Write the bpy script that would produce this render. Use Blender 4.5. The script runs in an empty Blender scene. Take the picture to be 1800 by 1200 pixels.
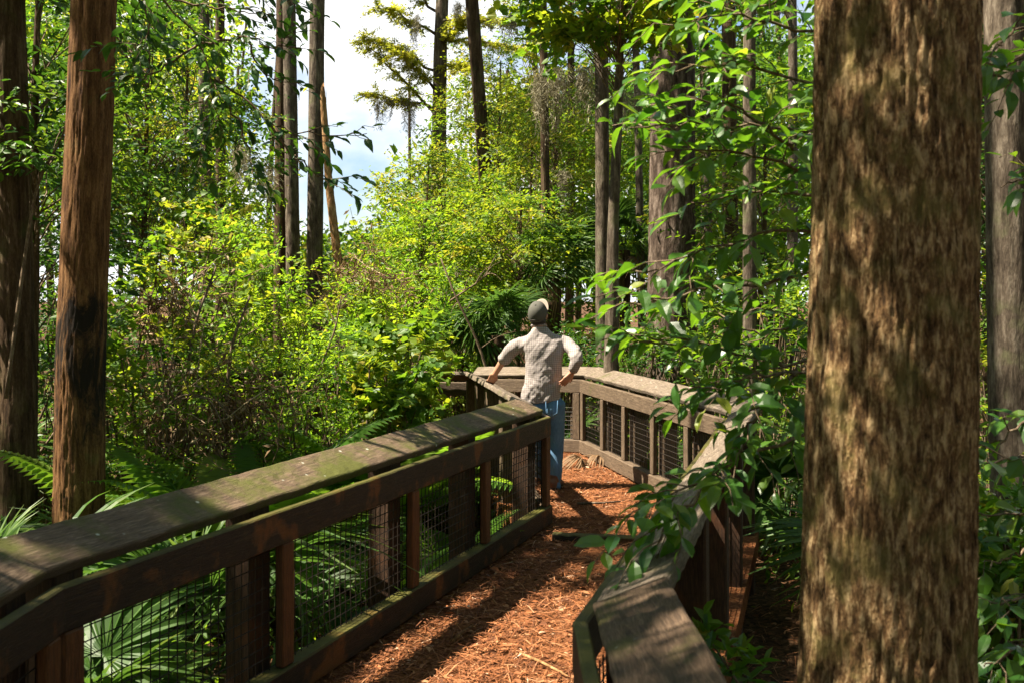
import bpy, bmesh, math, random
import numpy as np
from mathutils import Vector, Matrix, Euler

# ------------------------------------------------------------------ camera, sky, sun, exposure
SC = bpy.context.scene
COL = SC.collection
F, HZ, CAMZ = 1750.0, 527.0, 1.75          # focal length and horizon row in photo pixels, eye height above the deck
cam_d = bpy.data.cameras.new("camera")
cam_d.sensor_width = 36.0
cam_d.lens = 36.0 * F / 1800.0
cam_d.shift_y = -(600.0 - HZ) / 1800.0
cam_d.clip_start, cam_d.clip_end = 0.05, 3000.0
cam_d.dof.use_dof = True
cam_d.dof.focus_distance = 9.2
cam_d.dof.aperture_fstop = 5.6
cam = bpy.data.objects.new("camera", cam_d)
cam.location = (0, 0, CAMZ)
cam.rotation_euler = (math.radians(90), 0, 0)
COL.objects.link(cam)
SC.camera = cam

SUN_EL, SUN_AZ = math.radians(58), math.radians(-98)   # azimuth from +Y, negative = to the left
TOSUN = np.array([math.sin(SUN_AZ) * math.cos(SUN_EL), math.cos(SUN_AZ) * math.cos(SUN_EL), math.sin(SUN_EL)])
sun_d = bpy.data.lights.new("sun", 'SUN')
sun_d.energy = 5.0
sun_d.angle = math.radians(0.53)
sun_d.color = (1.0, 0.90, 0.72)
sun = bpy.data.objects.new("sun", sun_d)
sun.rotation_euler = Vector(TOSUN).to_track_quat('Z', 'Y').to_euler()
sun.location = (-20, 12, 40)
COL.objects.link(sun)

world = bpy.data.worlds.new("World")
SC.world = world
world.use_nodes = True
nt = world.node_tree
nt.nodes.clear()
def wn(t, **kw):
    n = nt.nodes.new(t)
    for k, v in kw.items(): setattr(n, k, v)
    return n
w_out = wn('ShaderNodeOutputWorld'); w_bg = wn('ShaderNodeBackground')
w_sky = wn('ShaderNodeTexSky', sky_type='NISHITA')
w_sky.sun_disc = False
w_sky.sun_elevation = SUN_EL
w_sky.sun_rotation = SUN_AZ
w_sky.air_density = 1.0; w_sky.dust_density = 1.2; w_sky.ozone_density = 1.2
w_tc = wn('ShaderNodeTexCoord')
w_map = wn('ShaderNodeMapping'); w_map.inputs['Scale'].default_value = (1.0, 1.0, 1.5)
w_map.inputs['Location'].default_value = (1.855, 1.2, 1.1)
w_noise = wn('ShaderNodeTexNoise'); w_noise.inputs['Scale'].default_value = 4.2
w_noise.inputs['Detail'].default_value = 9.0; w_noise.inputs['Roughness'].default_value = 0.52
w_ramp = wn('ShaderNodeValToRGB')
w_ramp.color_ramp.elements[0].position = 0.37; w_ramp.color_ramp.elements[0].color = (0, 0, 0, 1)
w_ramp.color_ramp.elements[1].position = 0.50; w_ramp.color_ramp.elements[1].color = (1, 1, 1, 1)
w_mix = wn('ShaderNodeMixRGB'); w_mix.inputs['Color2'].default_value = (8.6, 8.8, 9.1, 1)
w_ramp2 = wn('ShaderNodeValToRGB')
w_ramp2.color_ramp.elements[0].position = 0.44; w_ramp2.color_ramp.elements[0].color = (.74, .77, .80, 1)
w_ramp2.color_ramp.elements[1].position = 0.60; w_ramp2.color_ramp.elements[1].color = (.90, .90, .90, 1)
w_gain = wn('ShaderNodeMixRGB', blend_type='MULTIPLY'); w_gain.inputs['Fac'].default_value = 1.0; w_gain.inputs['Color2'].default_value = (8.2, 8.2, 8.2, 1)
L = nt.links.new
L(w_noise.outputs['Fac'], w_ramp2.inputs['Fac']); L(w_ramp2.outputs['Color'], w_gain.inputs['Color1']); L(w_gain.outputs['Color'], w_mix.inputs['Color2'])
L(w_tc.outputs['Generated'], w_map.inputs['Vector']); L(w_map.outputs['Vector'], w_noise.inputs['Vector'])
w_sep = wn('ShaderNodeSeparateXYZ'); L(w_tc.outputs['Generated'], w_sep.inputs[0])       # clouds kept low, the unseen zenith cleared to cut the sky's fill
w_el = wn('ShaderNodeMapRange'); L(w_sep.outputs['Z'], w_el.inputs['Value'])
w_el.inputs['From Min'].default_value = 0.50; w_el.inputs['From Max'].default_value = 0.32
w_msk = wn('ShaderNodeMath', operation='MULTIPLY')
L(w_noise.outputs['Fac'], w_ramp.inputs['Fac']); L(w_ramp.outputs['Color'], w_msk.inputs[0]); L(w_el.outputs[0], w_msk.inputs[1]); L(w_msk.outputs[0], w_mix.inputs['Fac'])
L(w_sky.outputs['Color'], w_mix.inputs['Color1']); L(w_mix.outputs['Color'], w_bg.inputs['Color'])
L(w_bg.outputs['Background'], w_out.inputs['Surface'])
w_bg.inputs['Strength'].default_value = 0.05

SC.view_settings.view_transform = 'Standard'
SC.view_settings.look = 'None'
SC.view_settings.gamma = 1.0
SC.view_settings.use_curve_mapping = False
SC.view_settings.exposure = 2.0
SC.render.engine = 'CYCLES'
SC.cycles.max_bounces = 9
SC.cycles.diffuse_bounces = 5
SC.cycles.transmission_bounces = 6
SC.cycles.glossy_bounces = 2
SC.cycles.use_denoising = True
SC.cycles.sample_clamp_indirect = 6.0
SC.cycles.caustics_reflective = False
SC.cycles.caustics_refractive = False

# ------------------------------------------------------------------ helpers
rng = np.random.default_rng(7)
random.seed(7)

def P3(px, py, Y):
    """a point of the place seen at photo pixel (px, py) at distance Y"""
    return np.array([(px - 900.0) / F * Y, Y, CAMZ - (py - HZ) / F * Y])
def PX(px, Y):
    return (px - 900.0) / F * Y

def tag(o, label=None, cat=None, group=None, kind=None):
    if label: o['label'] = label
    if cat: o['category'] = cat
    if group: o['group'] = group
    if kind: o['kind'] = kind
    return o

def empty(name, loc=(0, 0, 0), rz=0.0):
    o = bpy.data.objects.new(name, None)
    o.empty_display_size = 0.2
    o.location = loc
    o.rotation_euler = (0, 0, rz)
    COL.objects.link(o)
    return o

def put(name, me, parent=None, loc=None, rot=None, scale=None):
    o = bpy.data.objects.new(name, me)
    COL.objects.link(o)
    if parent is not None: o.parent = parent
    if loc is not None: o.location = loc
    if rot is not None: o.rotation_euler = rot
    if scale is not None: o.scale = scale if hasattr(scale, '__len__') else (scale,) * 3
    return o

_perm = np.random.default_rng(3).random((64, 64, 64)).astype(np.float32)
def vnoise(p):
    """value noise 0..1 at points p (N,3)"""
    p = np.asarray(p, dtype=np.float64)
    i = np.floor(p).astype(np.int64); f = p - i
    f = f * f * (3 - 2 * f)
    def g(a, b, c): return _perm[(i[:, 0] + a) % 64, (i[:, 1] + b) % 64, (i[:, 2] + c) % 64]
    x, y, z = f[:, 0], f[:, 1], f[:, 2]
    c00 = g(0,0,0) * (1-x) + g(1,0,0) * x; c10 = g(0,1,0) * (1-x) + g(1,1,0) * x
    c01 = g(0,0,1) * (1-x) + g(1,0,1) * x; c11 = g(0,1,1) * (1-x) + g(1,1,1) * x
    return (c00 * (1-y) + c10 * y) * (1-z) + (c01 * (1-y) + c11 * y) * z
def fbm(p, octv=4):
    p = np.asarray(p, dtype=np.float64)
    s = np.zeros(len(p)); a = 0.5; t = 0
    for k in range(octv):
        s += a * vnoise(p * (2 ** k) + 17.3 * k); t += a; a *= 0.5
    return s / t

def nrm(v):
    v = np.asarray(v, dtype=np.float64)
    return v / np.maximum(np.linalg.norm(v, axis=-1, keepdims=True), 1e-9)

class Acc:
    """collects faces and builds ONE mesh; carries a per-vertex 'tint' and a uv layer"""
    def __init__(s):
        s.v = []; s.loops = []; s.sizes = []; s.t = []; s.uv = []; s.n = 0; s.mi = []
    def add(s, v, faces, tint=0.5, uv=None, mi=0):
        v = np.asarray(v, dtype=np.float64).reshape(-1, 3)
        s.v.append(v)
        s.t.append(np.broadcast_to(np.asarray(tint, dtype=np.float64), (len(v),)).copy())
        nl = 0; nf = 0
        if isinstance(faces, np.ndarray):
            s.loops.append((faces + s.n).ravel()); s.sizes.append(np.full(len(faces), faces.shape[1])); nl = faces.size; nf = len(faces)
            fl = faces.ravel()
        else:
            fl = np.array([i for f in faces for i in f], dtype=np.int64)
            s.loops.append(fl + s.n); s.sizes.append(np.array([len(f) for f in faces])); nl = len(fl); nf = len(faces)
        s.mi.append(np.full(nf, mi))
        if uv is None: s.uv.append(np.zeros((nl, 2)))
        else:
            uv = np.asarray(uv, dtype=np.float64)
            s.uv.append(uv[fl] if len(uv) == len(v) and len(uv) != nl else uv)
        s.n += len(v)
    def mesh(s, name, mats, smooth=False):
        me = bpy.data.meshes.new(name)
        v = np.concatenate(s.v); lp = np.concatenate(s.loops); sz = np.concatenate(s.sizes)
        me.vertices.add(len(v)); me.vertices.foreach_set('co', v.astype(np.float32).ravel())
        me.loops.add(len(lp)); me.loops.foreach_set('vertex_index', lp.astype(np.int32))
        me.polygons.add(len(sz))
        st = np.concatenate([[0], np.cumsum(sz)[:-1]])
        me.polygons.foreach_set('loop_start', st.astype(np.int32))
        me.polygons.foreach_set('material_index', np.concatenate(s.mi).astype(np.int32))
        me.polygons.foreach_set('use_smooth', np.full(len(sz), bool(smooth)))
        a = me.attributes.new('tint', 'FLOAT', 'POINT'); a.data.foreach_set('value', np.concatenate(s.t).astype(np.float32))
        u = me.uv_layers.new(name='UVMap'); u.data.foreach_set('uv', np.concatenate(s.uv).astype(np.float32).ravel())
        for m in (mats if isinstance(mats, (list, tuple)) else [mats]): me.materials.append(m)
        me.update(calc_edges=True)
        return me
    def build(s, name, mats, parent=None, smooth=False, **kw):
        return put(name, s.mesh(name, mats, smooth), parent, **kw)

def tube(acc, pts, rad, sides=6, tint=0.5, mi=0, cap=True):
    pts = np.asarray(pts, dtype=np.float64); k = len(pts)
    rad = np.broadcast_to(np.asarray(rad, dtype=np.float64), (k,))
    tg = np.gradient(pts, axis=0); tg = nrm(tg)
    ref = np.array([0.0, 0.0, 1.0]) if abs(tg[0, 2]) < 0.8 else np.array([1.0, 0.0, 0.0])
    a = nrm(np.cross(tg, ref)); b = np.cross(tg, a)
    th = np.arange(sides) / sides * 2 * np.pi
    ring = (np.cos(th)[None, :, None] * a[:, None, :] + np.sin(th)[None, :, None] * b[:, None, :]) * rad[:, None, None]
    v = (pts[:, None, :] + ring).reshape(-1, 3)
    i = np.arange(k - 1)[:, None] * sides; j = np.arange(sides)[None, :]; j2 = (j + 1) % sides
    f = np.stack([i + j, i + j2, i + sides + j2, i + sides + j], axis=-1).reshape(-1, 4)
    faces = [tuple(x) for x in f]
    if cap: faces += [tuple(range(sides))[::-1], tuple(range((k - 1) * sides, k * sides))]
    acc.add(v, faces, tint, None, mi)

# leaf outlines: x along the leaf 0..1, y across, z out of its plane
def _tm(v, f): return np.array(v, dtype=np.float64), [np.array(x) for x in f]
LEAF_MID = _tm([(0,0,0),(.28,.20,.05),(.66,.19,.04),(1,0,-.10),(.66,-.19,.04),(.28,-.20,.05)], [(0,3,2,1),(0,5,4,3)])
LEAF_FAR = _tm([(0,0,0),(.45,.26,.06),(1,0,-.06),(.45,-.26,.06)], [(0,2,1),(0,3,2)])
LEAF_BIG = _tm([(0,0,0),(.12,.02,0),(.30,.19,.055),(.52,.245,.06),(.78,.17,.01),(1,0,-.12),(.78,-.17,.01),(.52,-.245,.06),(.30,-.19,.055),(.52,0,-.01),(.78,0,-.045),(.12,-.02,0),(.3,0,0)],
     [(0,1,11),(1,12,2),(2,12,9,3),(3,9,10,4),(4,10,5),(11,8,12),(8,7,9,12),(7,6,10,9),(6,5,10),(1,11,12)])
LEAF_VINE = _tm([(0,0,0),(-.14,.26,.03),(.12,.50,.05),(.45,.44,.03),(.62,.46,-.03),(.70,.22,.0),(1,0,-.10),(.70,-.22,.0),(.62,-.46,-.03),(.45,-.44,.03),(.12,-.50,.05),(-.14,-.26,.03)],
     [(0,6,5,4,3,2,1),(0,11,10,9,8,7,6)])
NEEDLE = _tm([(0,-.03,0),(0,.03,0),(.5,.035,.03),(1,0,-.05),(.5,-.035,.03)], [(0,4,2,1),(4,3,2)])

def leaves(acc, pos, d, n, size, tint, tmpl, width=1.0, mi=0):
    tv, tf = tmpl
    d = nrm(d); b = nrm(np.cross(n, d)); n = np.cross(d, b)
    N = len(pos); size = np.broadcast_to(np.asarray(size, dtype=np.float64), (N,))
    tint = np.broadcast_to(np.asarray(tint, dtype=np.float64), (N,))
    V = pos[:, None, :] + size[:, None, None] * (tv[None, :, 0:1] * d[:, None, :] + width * tv[None, :, 1:2] * b[:, None, :] + tv[None, :, 2:3] * n[:, None, :])
    k = len(tv); off = np.arange(N) * k
    tt = np.repeat(tint, k)
    first = True
    v0 = V.reshape(-1, 3)
    loops = []; sizes = []
    for f in tf:
        loops.append((off[:, None] + f[None, :]).ravel()); sizes.append(np.full(N, len(f)))
    s = acc
    s.v.append(v0); s.t.append(tt)
    s.loops.append(np.concatenate(loops) + s.n); s.sizes.append(np.concatenate(sizes))
    s.mi.append(np.full(N * len(tf), mi)); s.uv.append(np.zeros((sum(len(x) for x in loops), 2)))
    s.n += len(v0)

# where the photograph shows sun on the boardwalk: gaps in the canopy above (X, Y, rx, ry) on the plane z
SUN_SPOTS = []
def in_gap(p):
    """True for points of the canopy that would stand between the sun and one of the sunlit spots"""
    g = np.zeros(len(p), dtype=bool)
    for (x, y, z, rx, ry, ang) in SUN_SPOTS:
        s = (p[:, 2] - z) / TOSUN[2]
        q = p - s[:, None] * TOSUN[None, :]
        dx, dy = q[:, 0] - x, q[:, 1] - y
        c, sn = math.cos(ang), math.sin(ang)
        u, v = (dx * c + dy * sn) / rx, (-dx * sn + dy * c) / ry
        wob = 0.35 * (fbm(q * 3.0, 2) - 0.5) * 2
        g |= (u * u + v * v) < (1 + wob)
    return g
def shade_z(p):
    return p

# ------------------------------------------------------------------ materials
def mat_new(name):
    m = bpy.data.materials.new(name); m.use_nodes = True
    t = m.node_tree; t.nodes.clear()
    out = t.nodes.new('ShaderNodeOutputMaterial'); b = t.nodes.new('ShaderNodeBsdfPrincipled')
    t.links.new(b.outputs['BSDF'], out.inputs['Surface'])
    return m, t, b, out
def ramp(t, stops):
    r = t.nodes.new('ShaderNodeValToRGB'); e = r.color_ramp.elements
    while len(e) < len(stops): e.new(0.5)
    for el, (p, c) in zip(e, stops):
        el.position = p; el.color = (c[0], c[1], c[2], 1.0)
    return r
def noise(t, vec, scale, detail=4.0, rough=0.55, dist=0.0):
    n = t.nodes.new('ShaderNodeTexNoise'); n.inputs['Scale'].default_value = scale
    n.inputs['Detail'].default_value = detail; n.inputs['Roughness'].default_value = rough; n.inputs['Distortion'].default_value = dist
    if vec is not None: t.links.new(vec, n.inputs['Vector'])
    return n
def mapping(t, vec, scale):
    m = t.nodes.new('ShaderNodeMapping'); m.inputs['Scale'].default_value = scale
    t.links.new(vec, m.inputs['Vector']); return m.outputs['Vector']
def mixc(t, fac, a, b, mode='MIX'):
    m = t.nodes.new('ShaderNodeMixRGB'); m.blend_type = mode
    for s, x in (('Fac', fac), ('Color1', a), ('Color2', b)):
        if isinstance(x, (int, float)): m.inputs[s].default_value = x
        elif isinstance(x, tuple): m.inputs[s].default_value = (x[0], x[1], x[2], 1)
        else: t.links.new(x, m.inputs[s])
    return m.outputs['Color']
def bump(t, b, height, strength, dist):
    n = t.nodes.new('ShaderNodeBump'); n.inputs['Strength'].default_value = strength; n.inputs['Distance'].default_value = dist
    t.links.new(height, n.inputs['Height']); t.links.new(n.outputs['Normal'], b.inputs['Normal'])
def coords(t, which='Object'):
    return t.nodes.new('ShaderNodeTexCoord').outputs[which]

def leaf_mat(name, stops, tstops, trans=0.45, rough=0.46, spec=0.26):
    m, t, b, out = mat_new(name)
    a = t.nodes.new('ShaderNodeAttribute'); a.attribute_name = 'tint'
    r1 = ramp(t, stops); r2 = ramp(t, tstops)
    t.links.new(a.outputs['Fac'], r1.inputs['Fac']); t.links.new(a.outputs['Fac'], r2.inputs['Fac'])
    t.links.new(r1.outputs['Color'], b.inputs['Base Color'])
    b.inputs['Roughness'].default_value = rough; b.inputs['Specular IOR Level'].default_value = spec
    tr = t.nodes.new('ShaderNodeBsdfTranslucent'); t.links.new(r2.outputs['Color'], tr.inputs['Color'])
    mx = t.nodes.new('ShaderNodeMixShader'); mx.inputs['Fac'].default_value = trans
    t.links.new(b.outputs['BSDF'], mx.inputs[1]); t.links.new(tr.outputs['BSDF'], mx.inputs[2])
    t.links.new(mx.outputs['Shader'], out.inputs['Surface'])
    return m
M = {}
M['leaf'] = leaf_mat('broad_leaf', [(0, (.022,.065,.010)), (.5, (.065,.135,.016)), (.9, (.13,.19,.022)), (1, (.24,.21,.03))],
                     [(0, (.07,.19,.012)), (.5, (.24,.40,.015)), (.9, (.48,.54,.025)), (1, (.52,.46,.04))])
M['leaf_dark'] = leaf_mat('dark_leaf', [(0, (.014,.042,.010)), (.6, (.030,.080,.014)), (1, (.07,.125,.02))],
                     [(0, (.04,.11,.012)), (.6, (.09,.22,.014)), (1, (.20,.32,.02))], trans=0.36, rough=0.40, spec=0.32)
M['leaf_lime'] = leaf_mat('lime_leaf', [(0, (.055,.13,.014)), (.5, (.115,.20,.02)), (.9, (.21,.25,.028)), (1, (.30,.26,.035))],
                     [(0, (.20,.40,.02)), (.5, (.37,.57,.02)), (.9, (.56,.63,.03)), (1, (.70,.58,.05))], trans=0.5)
M['leaf_near'] = leaf_mat('glossy_leaf', [(0, (.022,.075,.012)), (.6, (.055,.135,.016)), (.9, (.11,.18,.02)), (1, (.35,.30,.03))],
                     [(0, (.09,.25,.012)), (.6, (.22,.42,.015)), (.9, (.42,.54,.025)), (1, (.6,.5,.04))], trans=0.42, rough=0.36, spec=0.5)
M['cypress'] = leaf_mat('cypress_leaf', [(0, (.13,.17,.025)), (.6, (.22,.23,.03)), (1, (.30,.24,.04))],
                     [(0, (.40,.50,.03)), (.6, (.60,.62,.04)), (1, (.70,.56,.06))], trans=0.55)
M['palm'] = leaf_mat('palm_leaf', [(0, (.020,.058,.011)), (.6, (.050,.105,.018)), (.9, (.13,.17,.04)), (1, (.30,.21,.10))],
                     [(0, (.05,.14,.02)), (.6, (.14,.27,.03)), (.9, (.28,.36,.06)), (1, (.36,.25,.11))], trans=0.33, rough=0.48, spec=0.3)
M['dead_frond'] = leaf_mat('dead_frond', [(0, (.10,.06,.035)), (.6, (.21,.13,.07)), (1, (.42,.32,.20))],
                     [(0, (.16,.09,.04)), (1, (.40,.26,.12))], trans=0.2, rough=0.7, spec=0.2)
M['fern'] = leaf_mat('fern_leaf', [(0, (.035,.10,.014)), (.6, (.075,.16,.02)), (1, (.15,.20,.03))],
                     [(0, (.14,.32,.02)), (.6, (.28,.46,.025)), (1, (.46,.52,.04))], trans=0.5)
M['moss'] = leaf_mat('spanish_moss', [(0, (.16,.145,.095)), (.6, (.27,.245,.17)), (1, (.38,.35,.25))],
                     [(0, (.18,.16,.09)), (1, (.34,.30,.18))], trans=0.3, rough=0.9, spec=0.1)
M['litter'] = leaf_mat('litter', [(0, (.06,.024,.012)), (.35, (.16,.058,.024)), (.62, (.29,.105,.038)), (.88, (.43,.22,.11)), (1, (.68,.54,.40))],
                     [(0, (.10,.05,.02)), (1, (.40,.24,.12))], trans=0.12, rough=0.75, spec=0.2)

def bark_mat(name, dark, mid, light, moss=None, scale=7.0, stretch=0.13, bumpd=0.02, mossamt=0.55, patch=None, stops=(.30,.50,.72)):
    m, t, b, out = mat_new(name)
    o = coords(t)
    v = mapping(t, o, (1, 1, stretch))
    n1 = noise(t, v, scale * 2.2, 6, 0.62, 0.3)
    n2 = noise(t, o, scale * 0.35, 4, 0.6)
    n3 = noise(t, mapping(t, o, (1, 1, 0.4)), scale * 9, 3, 0.6)
    r = ramp(t, [(stops[0], dark), (stops[1], mid), (stops[2], light)])
    f = t.nodes.new('ShaderNodeMath'); f.operation = 'MULTIPLY_ADD'
    t.links.new(n3.outputs['Fac'], f.inputs[0]); f.inputs[1].default_value = 0.35
    f2 = t.nodes.new('ShaderNodeMath'); f2.operation = 'SUBTRACT'; t.links.new(n1.outputs['Fac'], f2.inputs[0]); f2.inputs[1].default_value = 0.17
    t.links.new(f2.outputs[0], f.inputs[2])
    t.links.new(f.outputs[0], r.inputs['Fac'])
    col = r.outputs['Color']
    if moss:
        mr = ramp(t, [(mossamt, (0, 0, 0)), (mossamt + .16, (1, 1, 1))]); t.links.new(n2.outputs['Fac'], mr.inputs['Fac'])
        col = mixc(t, mr.outputs['Color'], col, mixc(t, 0.65, col, moss))
    if patch:
        pn = noise(t, mapping(t, o, (1, 1, 0.3)), 5.5, 9, 0.72, 0.6)
        pr = ramp(t, [(patch[1] - .03, (0, 0, 0)), (patch[1] + .06, (1, 1, 1))]); 
        sz_ = t.nodes.new('ShaderNodeSeparateXYZ'); t.links.new(o, sz_.inputs[0])
        mr_ = t.nodes.new('ShaderNodeMapRange'); t.links.new(sz_.outputs['Z'], mr_.inputs['Value'])      # the burn reaches from knee to head height
        mr_.inputs['From Min'].default_value = 2.75; mr_.inputs['From Max'].default_value = 2.0; mr_.inputs['To Min'].default_value = -.16; mr_.inputs['To Max'].default_value = .06
        mr2 = t.nodes.new('ShaderNodeMapRange'); t.links.new(sz_.outputs['Z'], mr2.inputs['Value'])
        mr2.inputs['From Min'].default_value = 1.1; mr2.inputs['From Max'].default_value = 1.7; mr2.inputs['To Min'].default_value = -.10; mr2.inputs['To Max'].default_value = .0
        ad = t.nodes.new('ShaderNodeMath'); t.links.new(pn.outputs['Fac'], ad.inputs[0]); t.links.new(mr_.outputs[0], ad.inputs[1])
        ad2 = t.nodes.new('ShaderNodeMath'); t.links.new(ad.outputs[0], ad2.inputs[0]); t.links.new(mr2.outputs[0], ad2.inputs[1])
        t.links.new(ad2.outputs[0], pr.inputs['Fac'])
        col = mixc(t, pr.outputs['Color'], col, patch[0])
    t.links.new(col, b.inputs['Base Color'])
    b.inputs['Roughness'].default_value = 0.9; b.inputs['Specular IOR Level'].default_value = 0.15
    bump(t, b, n1.outputs['Fac'], 0.9, bumpd)
    return m
M['bark_near'] = bark_mat('furrowed_bark', (.030,.016,.007), (.15,.084,.037), (.43,.30,.16), moss=(.13,.11,.035), scale=26, stretch=0.27, bumpd=0.03, mossamt=.50, stops=(.34,.50,.66))
M['bark_red'] = bark_mat('reddish_bark', (.030,.013,.006), (.115,.055,.022), (.25,.135,.06), moss=(.09,.09,.03), scale=14, stretch=0.12, bumpd=0.012, mossamt=.62, patch=((.018,.013,.010), .525))
M['bark_dark'] = bark_mat('dark_bark', (.016,.009,.005), (.06,.036,.020), (.13,.09,.055), moss=(.06,.07,.02), scale=9, stretch=0.12)
M['bark_grey'] = bark_mat('grey_bark', (.024,.017,.012), (.080,.061,.045), (.19,.155,.12), moss=(.12,.13,.06), scale=8, stretch=0.22, bumpd=0.02)
M['bark_pine'] = bark_mat('flaky_pine_bark', (.016,.010,.007), (.065,.045,.034), (.19,.145,.12), scale=6, stretch=0.30, bumpd=0.035)
M['bark_snag'] = bark_mat('snag_bark', (.08,.04,.018), (.26,.14,.06), (.48,.32,.17), scale=9, stretch=0.3, bumpd=0.02)
M['twig'] = bark_mat('twig_bark', (.05,.035,.022), (.13,.09,.06), (.26,.20,.14), scale=20, stretch=0.4, bumpd=0.003)

def wood_mat(name, dark, mid, light, moss=None, mossamt=.5, lichen=0.0, rust=None, wet=0.6, uponly=False):
    m, t, b, out = mat_new(name)
    uv = t.nodes.new('ShaderNodeUVMap'); uv.uv_map = 'UVMap'
    o = coords(t)
    g1 = noise(t, mapping(t, uv.outputs['UV'], (3.2, 30, 1)), 3.0, 8, 0.66, 0.9)
    g2 = noise(t, o, 3.2, 5, 0.62)
    g3 = noise(t, mapping(t, uv.outputs['UV'], (11, 170, 1)), 2.0, 4, 0.65)
    r = ramp(t, [(.28, dark), (.52, mid), (.76, light)])
    ma = t.nodes.new('ShaderNodeMath'); ma.operation = 'MULTIPLY_ADD'
    t.links.new(g3.outputs['Fac'], ma.inputs[0]); ma.inputs[1].default_value = 0.45
    su = t.nodes.new('ShaderNodeMath'); su.operation = 'SUBTRACT'; t.links.new(g1.outputs['Fac'], su.inputs[0]); su.inputs[1].default_value = 0.22
    t.links.new(su.outputs[0], ma.inputs[2]); t.links.new(ma.outputs[0], r.inputs['Fac'])
    col = r.outputs['Color']
    ck = ramp(t, [(.30, (.18, .16, .15)), (.40, (1, 1, 1))]); t.links.new(g3.outputs['Fac'], ck.inputs['Fac'])     # drying cracks along the grain
    col = mixc(t, .8, col, ck.outputs['Color'], 'MULTIPLY')
    if rust:
        rr = ramp(t, [(.54, (0, 0, 0)), (.64, (1, 1, 1))]); n = noise(t, o, 4.3, 4, .6); t.links.new(n.outputs['Fac'], rr.inputs['Fac'])
        col = mixc(t, rr.outputs['Color'], col, mixc(t, 0.6, col, rust))
    if moss:
        mr = ramp(t, [(mossamt, (0, 0, 0)), (mossamt + .14, (1, 1, 1))]); t.links.new(g2.outputs['Fac'], mr.inputs['Fac'])
        fine = noise(t, o, 45, 4, .7)
        mcol = mixc(t, fine.outputs['Fac'], tuple(x * .45 for x in moss), tuple(x * 1.5 for x in moss))
        k_ = mr.outputs['Color']
        if uponly:      # moss grows on the upper faces only
            ge = t.nodes.new('ShaderNodeNewGeometry'); sz = t.nodes.new('ShaderNodeSeparateXYZ'); t.links.new(ge.outputs['Normal'], sz.inputs[0])
            ur = ramp(t, [(.35, (0, 0, 0)), (.75, (1, 1, 1))]); t.links.new(sz.outputs['Z'], ur.inputs['Fac'])
            k_ = mixc(t, 1.0, mixc(t, .6, k_, (1, 1, 1)), ur.outputs['Color'], 'MULTIPLY')
        col = mixc(t, k_, col, mcol)
    if lichen:
        vo = t.nodes.new('ShaderNodeTexVoronoi'); vo.inputs['Scale'].default_value = 17.0; t.links.new(o, vo.inputs['Vector'])
        vo.inputs['Randomness'].default_value = 1.0
        lr = ramp(t, [(.08, (1, 1, 1)), (.17, (0, 0, 0))]); t.links.new(vo.outputs['Distance'], lr.inputs['Fac'])
        sel = ramp(t, [(1 - lichen, (0, 0, 0)), (1 - lichen + .02, (1, 1, 1))]); t.links.new(vo.outputs['Color'], sel.inputs['Fac'])
        k = mixc(t, 1.0, lr.outputs['Color'], sel.outputs['Color'], 'MULTIPLY')
        col = mixc(t, k, col, (.42, .43, .37))
    t.links.new(col, b.inputs['Base Color'])
    b.inputs['Roughness'].default_value = wet; b.inputs['Specular IOR Level'].default_value = 0.3
    hs = t.nodes.new('ShaderNodeMath'); hs.operation = 'ADD'; t.links.new(g3.outputs['Fac'], hs.inputs[0]); t.links.new(g1.outputs['Fac'], hs.inputs[1])
    bump(t, b, hs.outputs[0], 0.7, 0.006)
    return m
M['cap_mossy'] = wood_mat('mossy_cap_wood', (.030,.019,.012), (.105,.068,.042), (.23,.165,.115), moss=(.070,.072,.012), mossamt=.45, lichen=.30, wet=.75)
M['cap_dark'] = wood_mat('dark_cap_wood', (.022,.013,.008), (.078,.048,.029), (.175,.118,.078), moss=(.07,.068,.014), mossamt=.57, lichen=.25, wet=.75)
M['cap_pale'] = wood_mat('pale_cap_wood', (.045,.032,.023), (.135,.102,.075), (.27,.22,.175), moss=(.08,.072,.03), mossamt=.55, lichen=.15, wet=.75)
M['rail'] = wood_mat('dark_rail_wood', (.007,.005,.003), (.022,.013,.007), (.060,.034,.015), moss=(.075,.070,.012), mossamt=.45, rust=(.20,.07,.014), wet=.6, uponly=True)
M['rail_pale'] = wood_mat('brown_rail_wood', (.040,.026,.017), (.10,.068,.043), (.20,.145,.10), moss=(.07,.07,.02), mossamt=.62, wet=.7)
M['stile'] = wood_mat('reddish_stile_wood', (.035,.014,.006), (.105,.040,.014), (.20,.085,.028), wet=.6)
M['post'] = wood_mat('post_wood', (.014,.008,.005), (.045,.022,.012), (.10,.052,.026), rust=(.10,.036,.012), wet=.7)

def plain(name, c, rough=0.6, spec=0.3, metal=0.0):
    m, t, b, out = mat_new(name)
    n = noise(t, coords(t), 30, 3, .6)
    t.links.new(mixc(t, n.outputs['Fac'], tuple(x * .8 for x in c), tuple(min(1, x * 1.2) for x in c)), b.inputs['Base Color'])
    b.inputs['Roughness'].default_value = rough; b.inputs['Specular IOR Level'].default_value = spec; b.inputs['Metallic'].default_value = metal
    return m
M['wire'] = plain('rusty_wire', (.016, .011, .008), .6, .25)

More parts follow.
